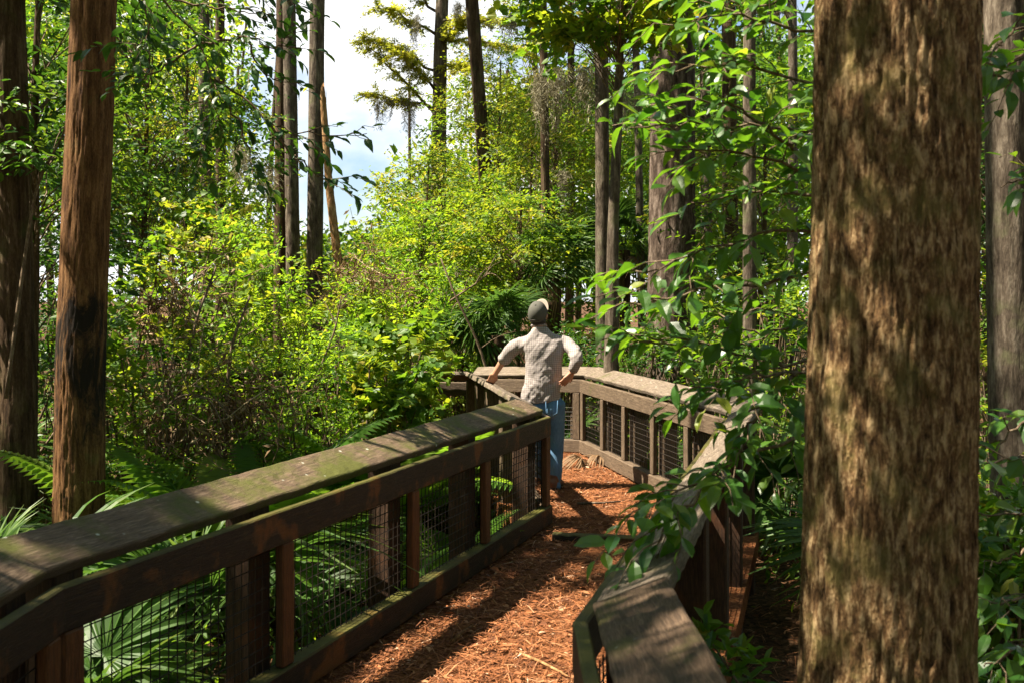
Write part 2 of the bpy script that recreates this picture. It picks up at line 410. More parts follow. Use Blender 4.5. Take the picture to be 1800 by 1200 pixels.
def ground_mat(name, stops, sc=14):
    m, t, b, out = mat_new(name)
    o = coords(t)
    n1 = noise(t, o, sc, 7, .68, .4); n2 = noise(t, o, .7, 4, .6)
    vo = t.nodes.new('ShaderNodeTexVoronoi'); vo.inputs['Scale'].default_value = sc * 2.6; t.links.new(o, vo.inputs['Vector'])
    f = mixc(t, .45, n1.outputs['Fac'], vo.outputs['Color'])
    r = ramp(t, stops); t.links.new(f, r.inputs['Fac'])
    col = mixc(t, n2.outputs['Fac'], mixc(t, 1.0, r.outputs['Color'], (.55, .5, .45), 'MULTIPLY'), r.outputs['Color'])
    t.links.new(col, b.inputs['Base Color']); b.inputs['Roughness'].default_value = .95; b.inputs['Specular IOR Level'].default_value = .1
    bump(t, b, n1.outputs['Fac'], .8, .03)
    return m
M['forest_floor'] = ground_mat('forest_floor', [(.25, (.030,.018,.010)), (.5, (.095,.052,.027)), (.75, (.22,.12,.065))])
M['deck'] = ground_mat('needle_covered_deck', [(.22, (.07,.030,.014)), (.5, (.22,.080,.030)), (.78, (.38,.18,.08))], 22)
# ------------------------------------------------------------------ ground
GZ = -0.42
def ground_z(x, y):
    x = np.asarray(x, dtype=float); y = np.asarray(y, dtype=float)
    p = np.stack([x * .45, y * .45, np.zeros_like(x)], -1)
    return GZ + 0.22 * (fbm(p.reshape(-1, 3), 3).reshape(x.shape) - 0.5)
def gz(x, y): return float(ground_z(np.array([x]), np.array([y]))[0])

def make_ground():
    a = Acc()
    gx = np.concatenate([[-600, -200, -90], np.linspace(-40, 40, 161), [90, 200, 600]])
    gy = np.concatenate([[-200, -40], np.linspace(-6, 60, 133), [110, 250, 900]])
    X, Y = np.meshgrid(gx, gy)
    Z = ground_z(X, Y)
    v = np.stack([X, Y, Z], -1).reshape(-1, 3)
    w = len(gx); i = np.arange(len(gy) - 1)[:, None] * w; j = np.arange(w - 1)[None, :]
    f = np.stack([i + j, i + j + 1, i + w + j + 1, i + w + j], -1).reshape(-1, 4)
    a.add(v, f)
    return tag(a.build('ground', M['forest_floor'], smooth=True), kind='structure')
make_ground()

# ------------------------------------------------------------------ boardwalk: two chains of railing posts lines
class Chain:
    def __init__(s, pts, side, zo=None):
        s.p = np.array(pts, dtype=float); k = len(pts)
        d = nrm(np.diff(s.p, axis=0))
        s.d = d
        s.n = np.stack([d[:, 1], -d[:, 0]], -1) * side      # towards the walkway
        s.m = np.zeros((k, 2))
        s.m[0] = s.n[0]; s.m[-1] = s.n[-1]
        for i in range(1, k - 1):
            a, b = s.n[i - 1], s.n[i]
            s.m[i] = (a + b) / (1 + a @ b)
        s.zo = np.zeros(k) if zo is None else np.array(zo, dtype=float)
    def pt(s, i, o):            # vertex i shifted o towards the walkway, mitred
        return s.p[i] + s.m[i] * o
    def at(s, i, t, o):         # along run i, t metres from its start
        return s.p[i] + s.d[i] * t + s.n[i] * o
    def length(s, i): return float(np.linalg.norm(s.p[i + 1] - s.p[i]))

LEFT = Chain([(-1.41, -0.7), (-1.41, 3.13), (0.30, 7.71), (-0.27, 10.95), (-3.9, 11.25)], +1, [0, 0, 0, 0, 0])
RIGHT = Chain([(0.17, -0.7), (0.17, 2.80), (1.60, 7.55), (0.77, 11.3), (-0.50, 12.0), (-3.9, 12.5)], -1, [0, 0, 0, 0, -.05, -.08])

def sweep(ch, i, sec, name, mat, parent, seg=None, amp=0.0025, inset=(0, 0), rough_edge=0.0, seed=0):
    """a board swept along run i; sec = [(offset, z)...] closed section; ends follow the mitres unless inset"""
    sec = np.array(sec, dtype=float); k = len(sec)
    Ln = ch.length(i)
    seg = seg or max(6, int(Ln / 0.05))
    V = []; U = []
    per = np.concatenate([[0], np.cumsum(np.linalg.norm(np.diff(np.vstack([sec, sec[:1]]), axis=0), axis=1))])
    for a in range(seg + 1):
        f = a / seg
        for j, (o, z) in enumerate(sec):
            p0, p1 = ch.pt(i, o), ch.pt(i + 1, o)
            if inset[0]: p0 = ch.at(i, inset[0], o)
            if inset[1]: p1 = ch.at(i, Ln - inset[1], o)
            q = p0 * (1 - f) + p1 * f
            V.append((q[0], q[1], z + ch.zo[i] * (1 - f) + ch.zo[i + 1] * f)); 
            U.append((f * Ln + seed * 3.1, per[j]))
    V = np.array(V)
    if amp:
        w = fbm(V * 6.0 + seed * 5.7, 3) - .5
        w2 = fbm(V * 22.0 + seed * 9.1, 2) - .5
        V[:, 2] += amp * 2 * w
        n3 = np.array([ch.n[i][0], ch.n[i][1], 0])
        V += n3[None, :] * (amp * 2 * (fbm(V * 5.0 + 31 + seed, 2) - .5))[:, None]
        if rough_edge:
            V += (n3[None, :] * (rough_edge * w2)[:, None]); V[:, 2] += rough_edge * .7 * w2
    faces = []
    for a in range(seg):
        for j in range(k):
            j2 = (j + 1) % k
            faces.append((a * k + j, a * k + j2, (a + 1) * k + j2, (a + 1) * k + j))
    faces.append(tuple(range(k))[::-1]); faces.append(tuple(range(seg * k, seg * k + k)))
    # make the winding outward
    acc = Acc(); acc.add(V, faces, .5, np.array(U))
    o = acc.build(name, mat, parent, smooth=False)
    bm = bmesh.new(); bm.from_mesh(o.data); bmesh.ops.recalc_face_normals(bm, faces=bm.faces); bm.to_mesh(o.data); bm.free()
    return o

def post_box(ch, i, t, o0, o1, w, z0, z1, name, mat, parent, bev=0.006, lean=0.0, seed=0):
    c = ch.at(i, t, (o0 + o1) / 2); e = ch.d[i]; n = ch.n[i]
    bm = bmesh.new()
    uvl = bm.loops.layers.uv.new('UVMap')
    vs = {}
    nz = max(2, int((z1 - z0) / 0.12))
    rings = []
    for a in range(nz + 1):
        z = z0 + (z1 - z0) * a / nz
        ring = []
        for sx, sy in ((-1, -1), (1, -1), (1, 1), (-1, 1)):
            j = (vnoise(np.array([[z * 4 + seed, sx * 3.1 + seed * 2, sy * 2.3 + t]]))[0] - .5) * .005
            q = c + e * (sx * w / 2 + j + lean * (z - z0)) + n * (sy * abs(o1 - o0) / 2 + j)
            ring.append(bm.verts.new((q[0], q[1], z)))
        rings.append(ring)
    for a in range(nz):
        for j in range(4):
            f = bm.faces.new((rings[a][j], rings[a][(j + 1) % 4], rings[a + 1][(j + 1) % 4], rings[a + 1][j]))
            for lp in f.loops:
                up = lp.vert in rings[a + 1]
                side = j if lp.vert in (rings[a][j], rings[a + 1][j]) else j + 1
                lp[uvl].uv = ((z0 + (z1 - z0) * (a + (1 if up else 0)) / nz) + seed, side * w)
    bm.faces.new(rings[0][::-1]); bm.faces.new(rings[-1])
    bmesh.ops.recalc_face_normals(bm, faces=bm.faces)
    vert_edges = [ed for ed in bm.edges if len(ed.link_faces) == 2 and ed.calc_face_angle(0) > 0.8]
    bmesh.ops.bevel(bm, geom=vert_edges, offset=bev, segments=1, affect='EDGES')
    me = bpy.data.meshes.new(name); bm.to_mesh(me); bm.free(); me.materials.append(mat)
    return put(name, me, parent)

WIRE_R = 0.0027
def wire_panel(ch, i, t0, t1, z0, z1, parent, cell=0.0508, o=-0.052, bow=0.008):
    acc = Acc()
    def P(t, z, do=0.0):
        b = bow * math.sin((t - t0) / (t1 - t0) * math.pi) * math.sin((z - z0) / (z1 - z0) * math.pi)
        q = ch.at(i, t, o + do - b); zz = ch.zo[i] + (ch.zo[i + 1] - ch.zo[i]) * t / ch.length(i)
        return (q[0], q[1], z + zz)
    k = int((t1 - t0) / cell)
    for a in range(k + 1):
        t = t0 + (a + .5) * (t1 - t0) / (k + 1)
        tube(acc, [P(t, z) for z in np.linspace(z0, z1, 4)], WIRE_R, 4, cap=False)
    k = int((z1 - z0) / cell)
    for a in range(k + 1):
        z = z0 + (a + .5) * (z1 - z0) / (k + 1)
        tube(acc, [P(t, z, .0025) for t in np.linspace(t0, t1, 5)], WIRE_R, 4, cap=False)
    return acc.build('wire_mesh', M['wire'], parent)

def cap_section(z_in=0.90, z_out=0.985, o_in=-0.055, o_out=-0.262, th=0.046, r=0.010):
    a = np.array([o_in, z_in]); b = np.array([o_out, z_out])
    e = nrm(b - a); nn = np.array([e[1], -e[0]])
    if nn[1] < 0: nn = -nn
    top = [a + e * 0, a + e * r + nn * 0]
    A, B = a, b; C, D = b - nn * th, a - nn * th
    def rc(P, Q, R):   # rounded corner at Q
        return [Q + nrm(P - Q) * r, Q + (nrm(P - Q) + nrm(R - Q)) * r * .32, Q + nrm(R - Q) * r]
    mid = [A + (B - A) * f for f in (.2, .35, .5, .65, .8)]
    return rc(D, A, B) + mid + rc(A, B, C) + rc(B, C, D) + rc(C, D, A)

def rect(o0, o1, z0, z1, r=0.006):
    A, B, C, D = map(np.array, ((o0, z0), (o1, z0), (o1, z1), (o0, z1)))
    def rc(P, Q, R): return [Q + nrm(P - Q) * r, Q + nrm(R - Q) * r]
    return rc(D, A, B) + rc(A, B, C) + rc(B, C, D) + rc(C, D, A)

def railing(ch, i, label, stile_ts, post_ts, cap, rail, stile, post, wires=True, post_base=None, capkw={}, seed=0, end_stiles=True, group='railing runs along the boardwalk'):
    Ln = ch.length(i)
    mid = ch.at(i, Ln / 2, -.1)
    root = empty('boardwalk_railing', (0, 0, 0))
    tag(root, label, 'railing', group)
    sweep(ch, i, cap_section(**capkw), 'cap_board', cap, root, amp=.005, rough_edge=.011, seed=seed)
    sweep(ch, i, rect(-.042, 0, .700, .848), 'top_rail', rail, root, seed=seed + 1)
    sweep(ch, i, rect(-.075, .012, .022, .165, .008), 'bottom_rail', rail, root, amp=.004, seed=seed + 2)
    for t in stile_ts:
        post_box(ch, i, t, -.044, -.002, .088, .166, .699, 'stile', stile, root, seed=seed + t)
    for t in post_ts:
        c = ch.at(i, t, -.16); zb = gz(c[0], c[1]) - .25
        zt = ch.zo[i] + (ch.zo[i + 1] - ch.zo[i]) * t / Ln
        post_box(ch, i, t, -.235, -.095, .14, zb, .905 + zt, 'post', post, root, bev=.01, seed=seed + t * 2)
    if wires:
        ts = [0.05] + sorted(stile_ts) + [Ln - .05]
        for a, b in zip(ts[:-1], ts[1:]):
            if b - a > .2: wire_panel(ch, i, a, b, .15, .70, root)
    return root

D1 = LEFT.length(1)
railing(LEFT, 0, 'mossy railing end at the bottom left corner, beyond the bend in its cap', [2.55, 3.78], [2.55, 3.72], M['cap_mossy'], M['rail'], M['stile'], M['post'], seed=11)
# the long railing: stiles where the photograph has them
railing(LEFT, 1, 'long mossy wooden railing with wire panels on the left of the path', [.05, 1.27, 2.53, 3.60, D1 - .045], [.12, 1.20, 2.46, 3.54, D1 - .16],
        M['cap_mossy'], M['rail'], M['stile'], M['post'], seed=23)
D2 = LEFT.length(2)
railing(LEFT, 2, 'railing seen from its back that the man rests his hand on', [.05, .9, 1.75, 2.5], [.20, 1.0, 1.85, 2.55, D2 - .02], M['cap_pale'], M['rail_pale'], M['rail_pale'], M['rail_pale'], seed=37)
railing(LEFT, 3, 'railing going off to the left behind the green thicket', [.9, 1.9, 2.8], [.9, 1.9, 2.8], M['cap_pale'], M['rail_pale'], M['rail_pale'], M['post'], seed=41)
railing(RIGHT, 0, 'mossy cap and railing nearest the camera at the bottom right', [3.2, 3.45], [3.42], M['cap_dark'], M['rail'], M['stile'], M['post'], seed=53)
railing(RIGHT, 1, 'right hand railing behind the leafy branches, seen from its outer side', [.05, 1.2, 2.35, 3.5, 4.9], [1.42, 2.45, 3.55, RIGHT.length(1) - .02], M['cap_pale'], M['rail'], M['stile'], M['post'], seed=67)
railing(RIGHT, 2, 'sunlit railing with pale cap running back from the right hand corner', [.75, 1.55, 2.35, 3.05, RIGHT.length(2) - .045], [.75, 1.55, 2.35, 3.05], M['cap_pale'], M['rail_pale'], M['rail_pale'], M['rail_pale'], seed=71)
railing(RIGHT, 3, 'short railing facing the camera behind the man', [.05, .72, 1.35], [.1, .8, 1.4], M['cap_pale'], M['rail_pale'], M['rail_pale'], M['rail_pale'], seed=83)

# deck of the boardwalk
deck_poly = [LEFT.pt(i, -.26) for i in range(5)] + [RIGHT.pt(i, -.26) for i in range(5, -1, -1)]
def make_deck():
    bm = bmesh.new()
    top = [bm.verts.new((p[0], p[1], 0.0)) for p in deck_poly]
    f = bm.faces.new(top)
    r = bmesh.ops.extrude_face_region(bm, geom=[f])
    for v in [g for g in r['geom'] if isinstance(g, bmesh.types.BMVert)]: v.co.z -= .14
    bmesh.ops.triangulate(bm, faces=bm.faces)
    bmesh.ops.recalc_face_normals(bm, faces=bm.faces)
    me = bpy.data.meshes.new('boardwalk'); bm.to_mesh(me); bm.free(); me.materials.append(M['deck'])
    tag(put('boardwalk', me), kind='structure')
make_deck()

def inside(poly, x, y):
    c = np.zeros(len(x), dtype=bool); n = len(poly)
    for i in range(n):
        x1, y1 = poly[i]; x2, y2 = poly[(i + 1) % n]
        with np.errstate(divide='ignore', invalid='ignore'):
            k = ((y1 > y) != (y2 > y)) & (x < (x2 - x1) * (y - y1) / (y2 - y1 + 1e-12) + x1)
        c ^= k
    return c
WALK = [LEFT.pt(i, 0.0) for i in range(5)] + [RIGHT.pt(i, 0.0) for i in range(5, -1, -1)]

def litter_pieces(acc, x, y, z, kind, g):
    N = len(x); a = g.random(N) * 2 * np.pi
    d = np.stack([np.cos(a), np.sin(a), g.normal(0, .12, N)], -1)
    n = np.stack([g.normal(0, .22, N), g.normal(0, .22, N), np.ones(N)], -1)
    p = np.stack([x, y, z], -1)
    if kind == 'needle':
        leaves(acc, p, d, n, g.uniform(.06, .16, N), np.clip(g.beta(2.2, 2.6, N), 0, 1), NEEDLE, width=.55)
    else:
        leaves(acc, p, d, n + 0.3 * g.normal(size=(N, 3)), g.uniform(.012, .030, N) * (1 + 1.3 * (g.random(N) < .12)), np.clip(g.beta(1.5, 1.9, N), 0, 1), LEAF_MID, width=1.2)
def deck_litter():
    g = np.random.default_rng(21); acc = Acc()
    for kind, N, zs in (('needle', 70000, .016), ('leaf', 34000, .020)):
        y = 1.8 + 11.0 * g.random(N * 2) ** 1.5; x = g.uniform(-4, 2, N * 2)
        k = inside(WALK, x, y); x, y = x[k], y[k]
        z = .004 + np.abs(g.normal(0, zs * .55, len(x)))
        litter_pieces(acc, x, y, z, kind, g)
    tag(acc.build('fallen_needles', M['litter']), 'orange pine needles and fallen leaves covering the walkway', 'leaf litter', kind='stuff')
deck_litter()
def floor_litter():
    g = np.random.default_rng(22); acc = Acc()
    for kind, N in (('needle', 30000), ('leaf', 26000)):
        x = g.uniform(-6, 5, N); y = g.uniform(2.0, 13, N)
        k = ~inside(deck_poly, x, y); x, y = x[k], y[k]
        z = ground_z(x, y) + .006 + np.abs(g.normal(0, .018, len(x)))
        litter_pieces(acc, x, y, z, kind, g)
    tag(acc.build('forest_litter', M['litter']), 'brown fallen leaves and needles on the forest floor beside the boardwalk', 'leaf litter', kind='stuff')
floor_litter()

# plank edge across the path, and loose sticks and bark on it
def plank():
    a, b = P3(985, 950, 7.2), P3(1118, 955, 7.2)
    acc = Acc()
    p0 = np.array([a[0] - .06, 7.22]); p1 = np.array([b[0] + .1, 7.10])
    d = nrm(p1 - p0); n = np.array([-d[1], d[0]])
    V = []; F_ = []
    seg = 18
    for i in range(seg + 1):
        c = p0 + (p1 - p0) * i / seg
        w = .02 * (vnoise(np.array([[i * .7, 1, 2]]))[0] - .5)
        for o, z in ((0, 0.004), (0, .045 + w * .4), (.012, .052 + w * .4), (.09, .05), (.10, .004)):
            q = c + n * (o + w); V.append((q[0], q[1], z))
    for i in range(seg):
        for j in range(4):
            F_.append((i * 5 + j, (i + 1) * 5 + j, (i + 1) * 5 + j + 1, i * 5 + j + 1))
    F_ += [(0, 1, 2, 3, 4), tuple(seg * 5 + k for k in (4, 3, 2, 1, 0))]
    acc.add(V, F_, .5, np.array([(i // 5 * .1, i % 5 * .05) for i in range(len(V))]))
    tag(acc.build('plank_edge', M['rail']), 'dark raised board edge lying across the path at the end of the left railing', 'plank')
plank()
def stick(pts, r, label, mat, cat='stick', name='fallen_stick'):
    acc = Acc(); pts = np.array(pts)
    tube(acc, pts, np.linspace(r, r * .5, len(pts)), 6)
    tag(acc.build(name, M[mat], smooth=True), label, cat)
def gp(px, py, z=.012):
    Y = F * (CAMZ - z) / (py - HZ); return np.array([(px - 900) / F * Y, Y, z])
stick([gp(915, 1148), gp(950, 1162, .03), gp(985, 1180, .02), gp(1004, 1192)], .009, 'pale curved stick lying in the sun on the near path', 'bark_snag')
stick([gp(795, 1128), gp(815, 1110, .03), gp(832, 1098)], .014, 'short brown stick lying where the railing shadow ends on the path', 'bark_red')
stick([gp(1015, 884), gp(1060, 883, .03), gp(1110, 879)], .012, 'thin grey stick lying across the path near the right railing', 'bark_grey')
# ------------------------------------------------------------------ the man
def loft(acc, rings, nseg=20, tint=.5):
    """rings: (centre, axis_x, axis_y, power) superellipse sections"""
    V = []; k = len(rings)
    th = np.arange(nseg) / nseg * 2 * np.pi
    for c, ax, ay, pw in rings:
        cs, sn = np.cos(th), np.sin(th)
        u = np.sign(cs) * np.abs(cs) ** (2 / pw); v = np.sign(sn) * np.abs(sn) ** (2 / pw)
        V.append(np.asarray(c)[None, :] + u[:, None] * np.asarray(ax)[None, :] + v[:, None] * np.asarray(ay)[None, :])
    V = np.concatenate(V)
    f = []
    for i in range(k - 1):
        for j in range(nseg):
            j2 = (j + 1) % nseg
            f.append((i * nseg + j, i * nseg + j2, (i + 1) * nseg + j2, (i + 1) * nseg + j))
    f += [tuple(range(nseg))[::-1], tuple(range((k - 1) * nseg, k * nseg))]
    acc.add(V, f, tint)
def limb(acc, pts, rads, nseg=14, sub=4):
    """smooth tapering limb through the joints"""
    pts = np.array(pts, dtype=float); rads = np.array(rads, dtype=float)
    k = len(pts); t = np.arange(k); tt = np.linspace(0, k - 1, (k - 1) * sub + 1)
    P = np.stack([np.interp(tt, t, pts[:, a]) for a in range(3)], -1); R = np.interp(tt, t, rads)
    for _ in range(2):
        Q = P.copy(); Q[1:-1] = .25 * P[:-2] + .5 * P[1:-1] + .25 * P[2:]; P = Q
    tg = nrm(np.gradient(P, axis=0))
    ref = np.array([0, 1.0, 0.05]); rings = []
    for c, d, r in zip(P, tg, R):
        a = nrm(np.cross(d, ref)); b = np.cross(d, a); rings.append((c, a * r, b * r, 2.0))
    # round the ends
    rings = [(rings[0][0] - tg[0] * R[0] * .45, rings[0][1] * .6, rings[0][2] * .6, 2.0)] + rings + [(rings[-1][0] + tg[-1] * R[-1] * .45, rings[-1][1] * .6, rings[-1][2] * .6, 2.0)]
    loft(acc, rings, nseg)
def ball(acc, c, r, nseg=14, rot=None):
    rings = []
    for a in np.linspace(-1.45, 1.45, 9):
        s = math.cos(a); ax = np.array([r[0] * s, 0, 0]); ay = np.array([0, r[1] * s, 0]); cc = np.array([0, 0, r[2] * math.sin(a)])
        if rot is not None: ax, ay, cc = rot @ ax, rot @ ay, rot @ cc
        rings.append((np.asarray(c) + cc, ax, ay, 2.0))
    loft(acc, rings, nseg)
def fuse(acc, voxel, smooth=3, fac=.5):
    """one continuous surface from overlapping closed pieces"""
    me = acc.mesh('tmp', M['wire'])
    o = bpy.data.objects.new('tmp', me); COL.objects.link(o)
    bm = bmesh.new(); bm.from_mesh(me); bmesh.ops.recalc_face_normals(bm, faces=bm.faces); bm.to_mesh(me); bm.free()
    r = o.modifiers.new('r', 'REMESH'); r.mode = 'VOXEL'; r.voxel_size = voxel
    if smooth:
        s = o.modifiers.new('s', 'SMOOTH'); s.iterations = smooth; s.factor = fac
    dg = bpy.context.evaluated_depsgraph_get()
    out = bpy.data.meshes.new_from_object(o.evaluated_get(dg))
    bpy.data.objects.remove(o, do_unlink=True)
    return out
def finish(me, name, mat, parent, disp=None, smooth=True):
    me.name = name; me.materials.clear(); me.materials.append(mat)
    n = len(me.vertices)
    if disp is not None:
        co = np.zeros(n * 3, dtype=np.float32); me.vertices.foreach_get('co', co)
        no = np.zeros(n * 3, dtype=np.float32); me.vertices.foreach_get('normal', no)
        co = co.reshape(-1, 3).astype(float); no = no.reshape(-1, 3).astype(float)
        co = disp(co, no); me.vertices.foreach_set('co', co.astype(np.float32).ravel())
    me.polygons.foreach_set('use_smooth', np.ones(len(me.polygons), dtype=bool))
    me.update()
    return put(name, me, parent)

M['skin'] = plain('skin', (.40, .20, .13), .55, .35)
M['hair'] = plain('dark_hair', (.018, .012, .009), .6, .3)
M['cap_cloth'] = plain('grey_cap_cloth', (.085, .082, .072), .9, .1)
M['bill'] = plain('tan_bill_cloth', (.25, .20, .165), .9, .1)
M['boot'] = plain('brown_boot_leather', (.12, .055, .03), .6, .3)
M['sole'] = plain('dark_sole', (.03, .022, .018), .8, .2)
M['belt'] = plain('dark_belt', (.02, .014, .012), .6, .3)
def jeans_mat():
    m, t, b, out = mat_new('blue_denim'); o = coords(t)
    n = noise(t, o, 5, 5, .6); n2 = noise(t, mapping(t, o, (1, 1, .3)), 90, 2, .5)
    r = ramp(t, [(.3, (.045, .095, .17)), (.55, (.10, .19, .31)), (.75, (.20, .30, .42))])
    t.links.new(mixc(t, .25, n.outputs['Fac'], n2.outputs['Fac']), r.inputs['Fac'])
    t.links.new(r.outputs['Color'], b.inputs['Base Color']); b.inputs['Roughness'].default_value = .9; b.inputs['Specular IOR Level'].default_value = .1
    return m
M['denim'] = jeans_mat()
def shirt_mat():
    m, t, b, out = mat_new('checked_shirt'); o = coords(t)
    nz = noise(t, o, 3.0, 3, .5)
    off = mixc(t, .035, o, nz.outputs['Color'], 'LINEAR_LIGHT')
    sx = t.nodes.new('ShaderNodeSeparateXYZ'); t.links.new(off, sx.inputs[0])
    facs = []
    for ax in ('X', 'Z'):
        mm = t.nodes.new('ShaderNodeMath'); mm.operation = 'MULTIPLY'; mm.inputs[1].default_value = 1 / .019; t.links.new(sx.outputs[ax], mm.inputs[0])
        fr = t.nodes.new('ShaderNodeMath'); fr.operation = 'FRACT'; t.links.new(mm.outputs[0], fr.inputs[0])
        lt = t.nodes.new('ShaderNodeMath'); lt.operation = 'LESS_THAN'; lt.inputs[1].default_value = .30; t.links.new(fr.outputs[0], lt.inputs[0])
        facs.append(lt.outputs[0])
    c = mixc(t, facs[0], (.34, .305, .29), (.245, .21, .21))
    c = mixc(t, facs[1], c, mixc(t, 1.0, c, (.74, .70, .71), 'MULTIPLY'))
    t.links.new(c, b.inputs['Base Color']); b.inputs['Roughness'].default_value = .85; b.inputs['Specular IOR Level'].default_value = .15
    f = noise(t, o, 9, 3, .5, .6); bump(t, b, f.outputs['Fac'], .4, .02)
    tr = t.nodes.new('ShaderNodeBsdfTranslucent'); t.links.new(c, tr.inputs['Color'])
    mx = t.nodes.new('ShaderNodeMixShader'); mx.inputs['Fac'].default_value = .12
    t.links.new(b.outputs['BSDF'], mx.inputs[1]); t.links.new(tr.outputs['BSDF'], mx.inputs[2]); t.links.new(mx.outputs['Shader'], out.inputs['Surface'])
    return m
M['shirt'] = shirt_mat()

def make_person():
    MY = 9.25
    def B(px, py, dy=0.0):            # body landmark in the photograph at the man's distance, dy = further away
        Y = MY + dy
        return np.array([(px - 900) / F * Y, Y, CAMZ - (py - HZ) / F * Y])
    # landmarks
    head = B(946, 553, .01); neck0 = B(947, 584, -.01); neck1 = B(946, 562, .0)
    shL, shR = B(914, 601, .02), B(1000, 601, .0)
    elL, wrL = B(890, 624, .10), np.array([-.168, 9.43, 1.045])
    handL = np.array([-0.19, 9.50, 0.975])
    elR, wrR = B(1016, 630, -.20), B(1005, 655, -.15)
    hipL, hipR = B(935, 708, .02), B(974, 708, -.01)
    knL, anL = B(944, 775, .12), B(941, 846, .20)
    knR, anR = B(978, 778, .03), B(974, 846, -.03)
    # ---- body: one continuous skin surface
    a = Acc()
    R = np.array(Matrix.Rotation(math.radians(-24), 3, 'Z') @ Matrix.Rotation(math.radians(44), 3, 'X') @ Matrix.Rotation(math.radians(5), 3, 'Y'))
    def H(x, y, z): return head + R @ np.array([x, y, z])
    ball(a, H(0, 0, .025), (.076, .094, .100), rot=R)                      # skull
    ball(a, H(0, .028, -.045), (.060, .068, .075), rot=R)                   # jaw
    limb(a, [H(0, .090, .02), H(0, .112, -.015)], [.011, .016], 8)          # nose
    ball(a, H(0, .088, -.050), (.026, .012, .009), 10, R)                   # lips
    ball(a, H(0, .080, -.092), (.022, .02, .018), 10, R)                    # chin
    for s in (-1, 1):
        ball(a, H(s * .031, .083, .018), (.013, .011, .009), 10, R)         # eyes
        ball(a, H(s * .082, -.004, -.004), (.010, .020, .032), 10, R)       # ears
    limb(a, [neck0 + [0, 0, -.05], neck0, neck1, H(0, -.01, -.03)], [.075, .062, .056, .052])
    ch_ = (shL + shR) / 2
    up = np.array([0, 0, 1.0]); ax = np.array([1.0, 0, 0]); ay = np.array([0, 1.0, 0])
    pel = (hipL + hipR) / 2
    tors = [(pel + up * -.08, .14, .10), (pel + up * .03, .165, .115), (pel * .75 + ch_ * .25, .150, .105), (pel * .45 + ch_ * .55, .158, .11), (ch_ + up * -.08, .175, .115), (ch_ + up * -.01, .150, .085), (ch_ + up * .045, .10, .07)]
    loft(a, [(c, ax * rx, ay * ry, 2.4) for c, rx, ry in tors])
    limb(a, [shL + [.04, 0, -.03], shL + [.01, 0, -.03], elL, wrL], [.046, .046, .040, .028])
    limb(a, [shR + [-.04, 0, -.03], shR + [-.01, 0, -.03], elR, wrR], [.046, .046, .040, .028])
    limb(a, [hipL, knL, anL], [.085, .058, .040]); limb(a, [hipR, knR, anR], [.085, .058, .040])
    # hands: palm, four bent fingers and a thumb
    def hand(wr, mid, fdir, ndir, curl, thumb_side):
        fdir = nrm(fdir); ndir = nrm(np.asarray(ndir) - fdir * (np.asarray(ndir) @ fdir)); sdir = np.cross(fdir, ndir)
        loft(a, [(wr - fdir * .01, sdir * .026, ndir * .020, 2.2), (wr + fdir * .03, sdir * .036, ndir * .017, 2.4), (mid + fdir * .02, sdir * .043, ndir * .014, 2.6), (mid + fdir * .038, sdir * .040, ndir * .011, 2.6)], 12)
        for q, (o, ln) in enumerate(((-.031, .066), (-.011, .078), (.010, .073), (.030, .056))):
            o = o * thumb_side
            p0 = mid + fdir * .028 + sdir * o; c1, c2, c3 = curl
            d1 = nrm(fdir * math.cos(c1) - ndir * math.sin(c1) + sdir * o * 3); d2 = nrm(fdir * math.cos(c1 + c2) - ndir * math.sin(c1 + c2) + sdir * o * 3); d3 = nrm(fdir * math.cos(c1 + c2 + c3) - ndir * math.sin(c1 + c2 + c3) + sdir * o * 3)
            p1 = p0 + d1 * ln * .45; p2 = p1 + d2 * ln * .32; p3 = p2 + d3 * ln * .23
            limb(a, [p0, p1, p2, p3], [.0098, .0092, .0086, .0075], 8, 3)
        t0 = wr + fdir * .025 - sdir * .026 * thumb_side
        limb(a, [t0, t0 + fdir * .032 - sdir * .024 * thumb_side - ndir * .008, t0 + fdir * .062 - sdir * .030 * thumb_side - ndir * .016], [.014, .011, .009], 8, 3)
    e2 = np.array([-.295, .956, 0])                     # along the railing cap he leans on
    hand(wrL, np.array([-.19, 9.485, .985]), np.array([-.28, .85, -.28]), np.array([.35, .25, 1.0]), (.0, .10, .5), -1)
    hand(wrR, B(998, 663, -.155), np.array([-.55, .12, -.80]), np.array([.45, -.85, -.3]), (.15, .3, .3), 1)
    me = fuse(a, .0055, 2, .4)
    person = finish(me, 'person', M['skin'], None)
    tag(person, 'man in checked shirt, jeans and grey cap, his back turned, leaning on the railing', 'person')
    # ---- hair and beard
    a = Acc()
    ball(a, H(0, -.036, -.045), (.077, .072, .088), rot=R)
    ball(a, head + np.array([0, -.040, -.070]), (.066, .048, .048))
    ball(a, H(0, .050, -.075), (.050, .045, .040), rot=R)
    finish(fuse(a, .006, 2), 'hair', M['hair'], person, lambda c, n: c + n * (.004 * (fbm(c * 80, 2) - .5))[:, None])
    # ---- cap
    a = Acc()
    rings = []
    for f in np.linspace(0, 1, 9):
        z = .012 + .118 * math.sin(f * math.pi / 2); s = math.cos(f * math.pi / 2 * .97)
        tilt = -.022 * (1 - f)
        rings.append((H(0, -.006, z + tilt * .3), R @ np.array([.089 * s ** .8, 0, 0]), R @ np.array([0, .108 * s ** .8, .012 * s]), 2.1))
    loft(a, rings, 28)
    loft(a, [(H(0, -.006, .002), R @ np.array([.087, 0, 0]), R @ np.array([0, .104, .012]), 2.1), (H(0, -.006, .016), R @ np.array([.090, 0, 0]), R @ np.array([0, .108, .012]), 2.1)], 28)
    ball(a, H(0, -.006, .131), (.009, .009, .005), 8, R)
    o = a.build('baseball_cap', M['cap_cloth'], person, smooth=True)
    b = Acc()
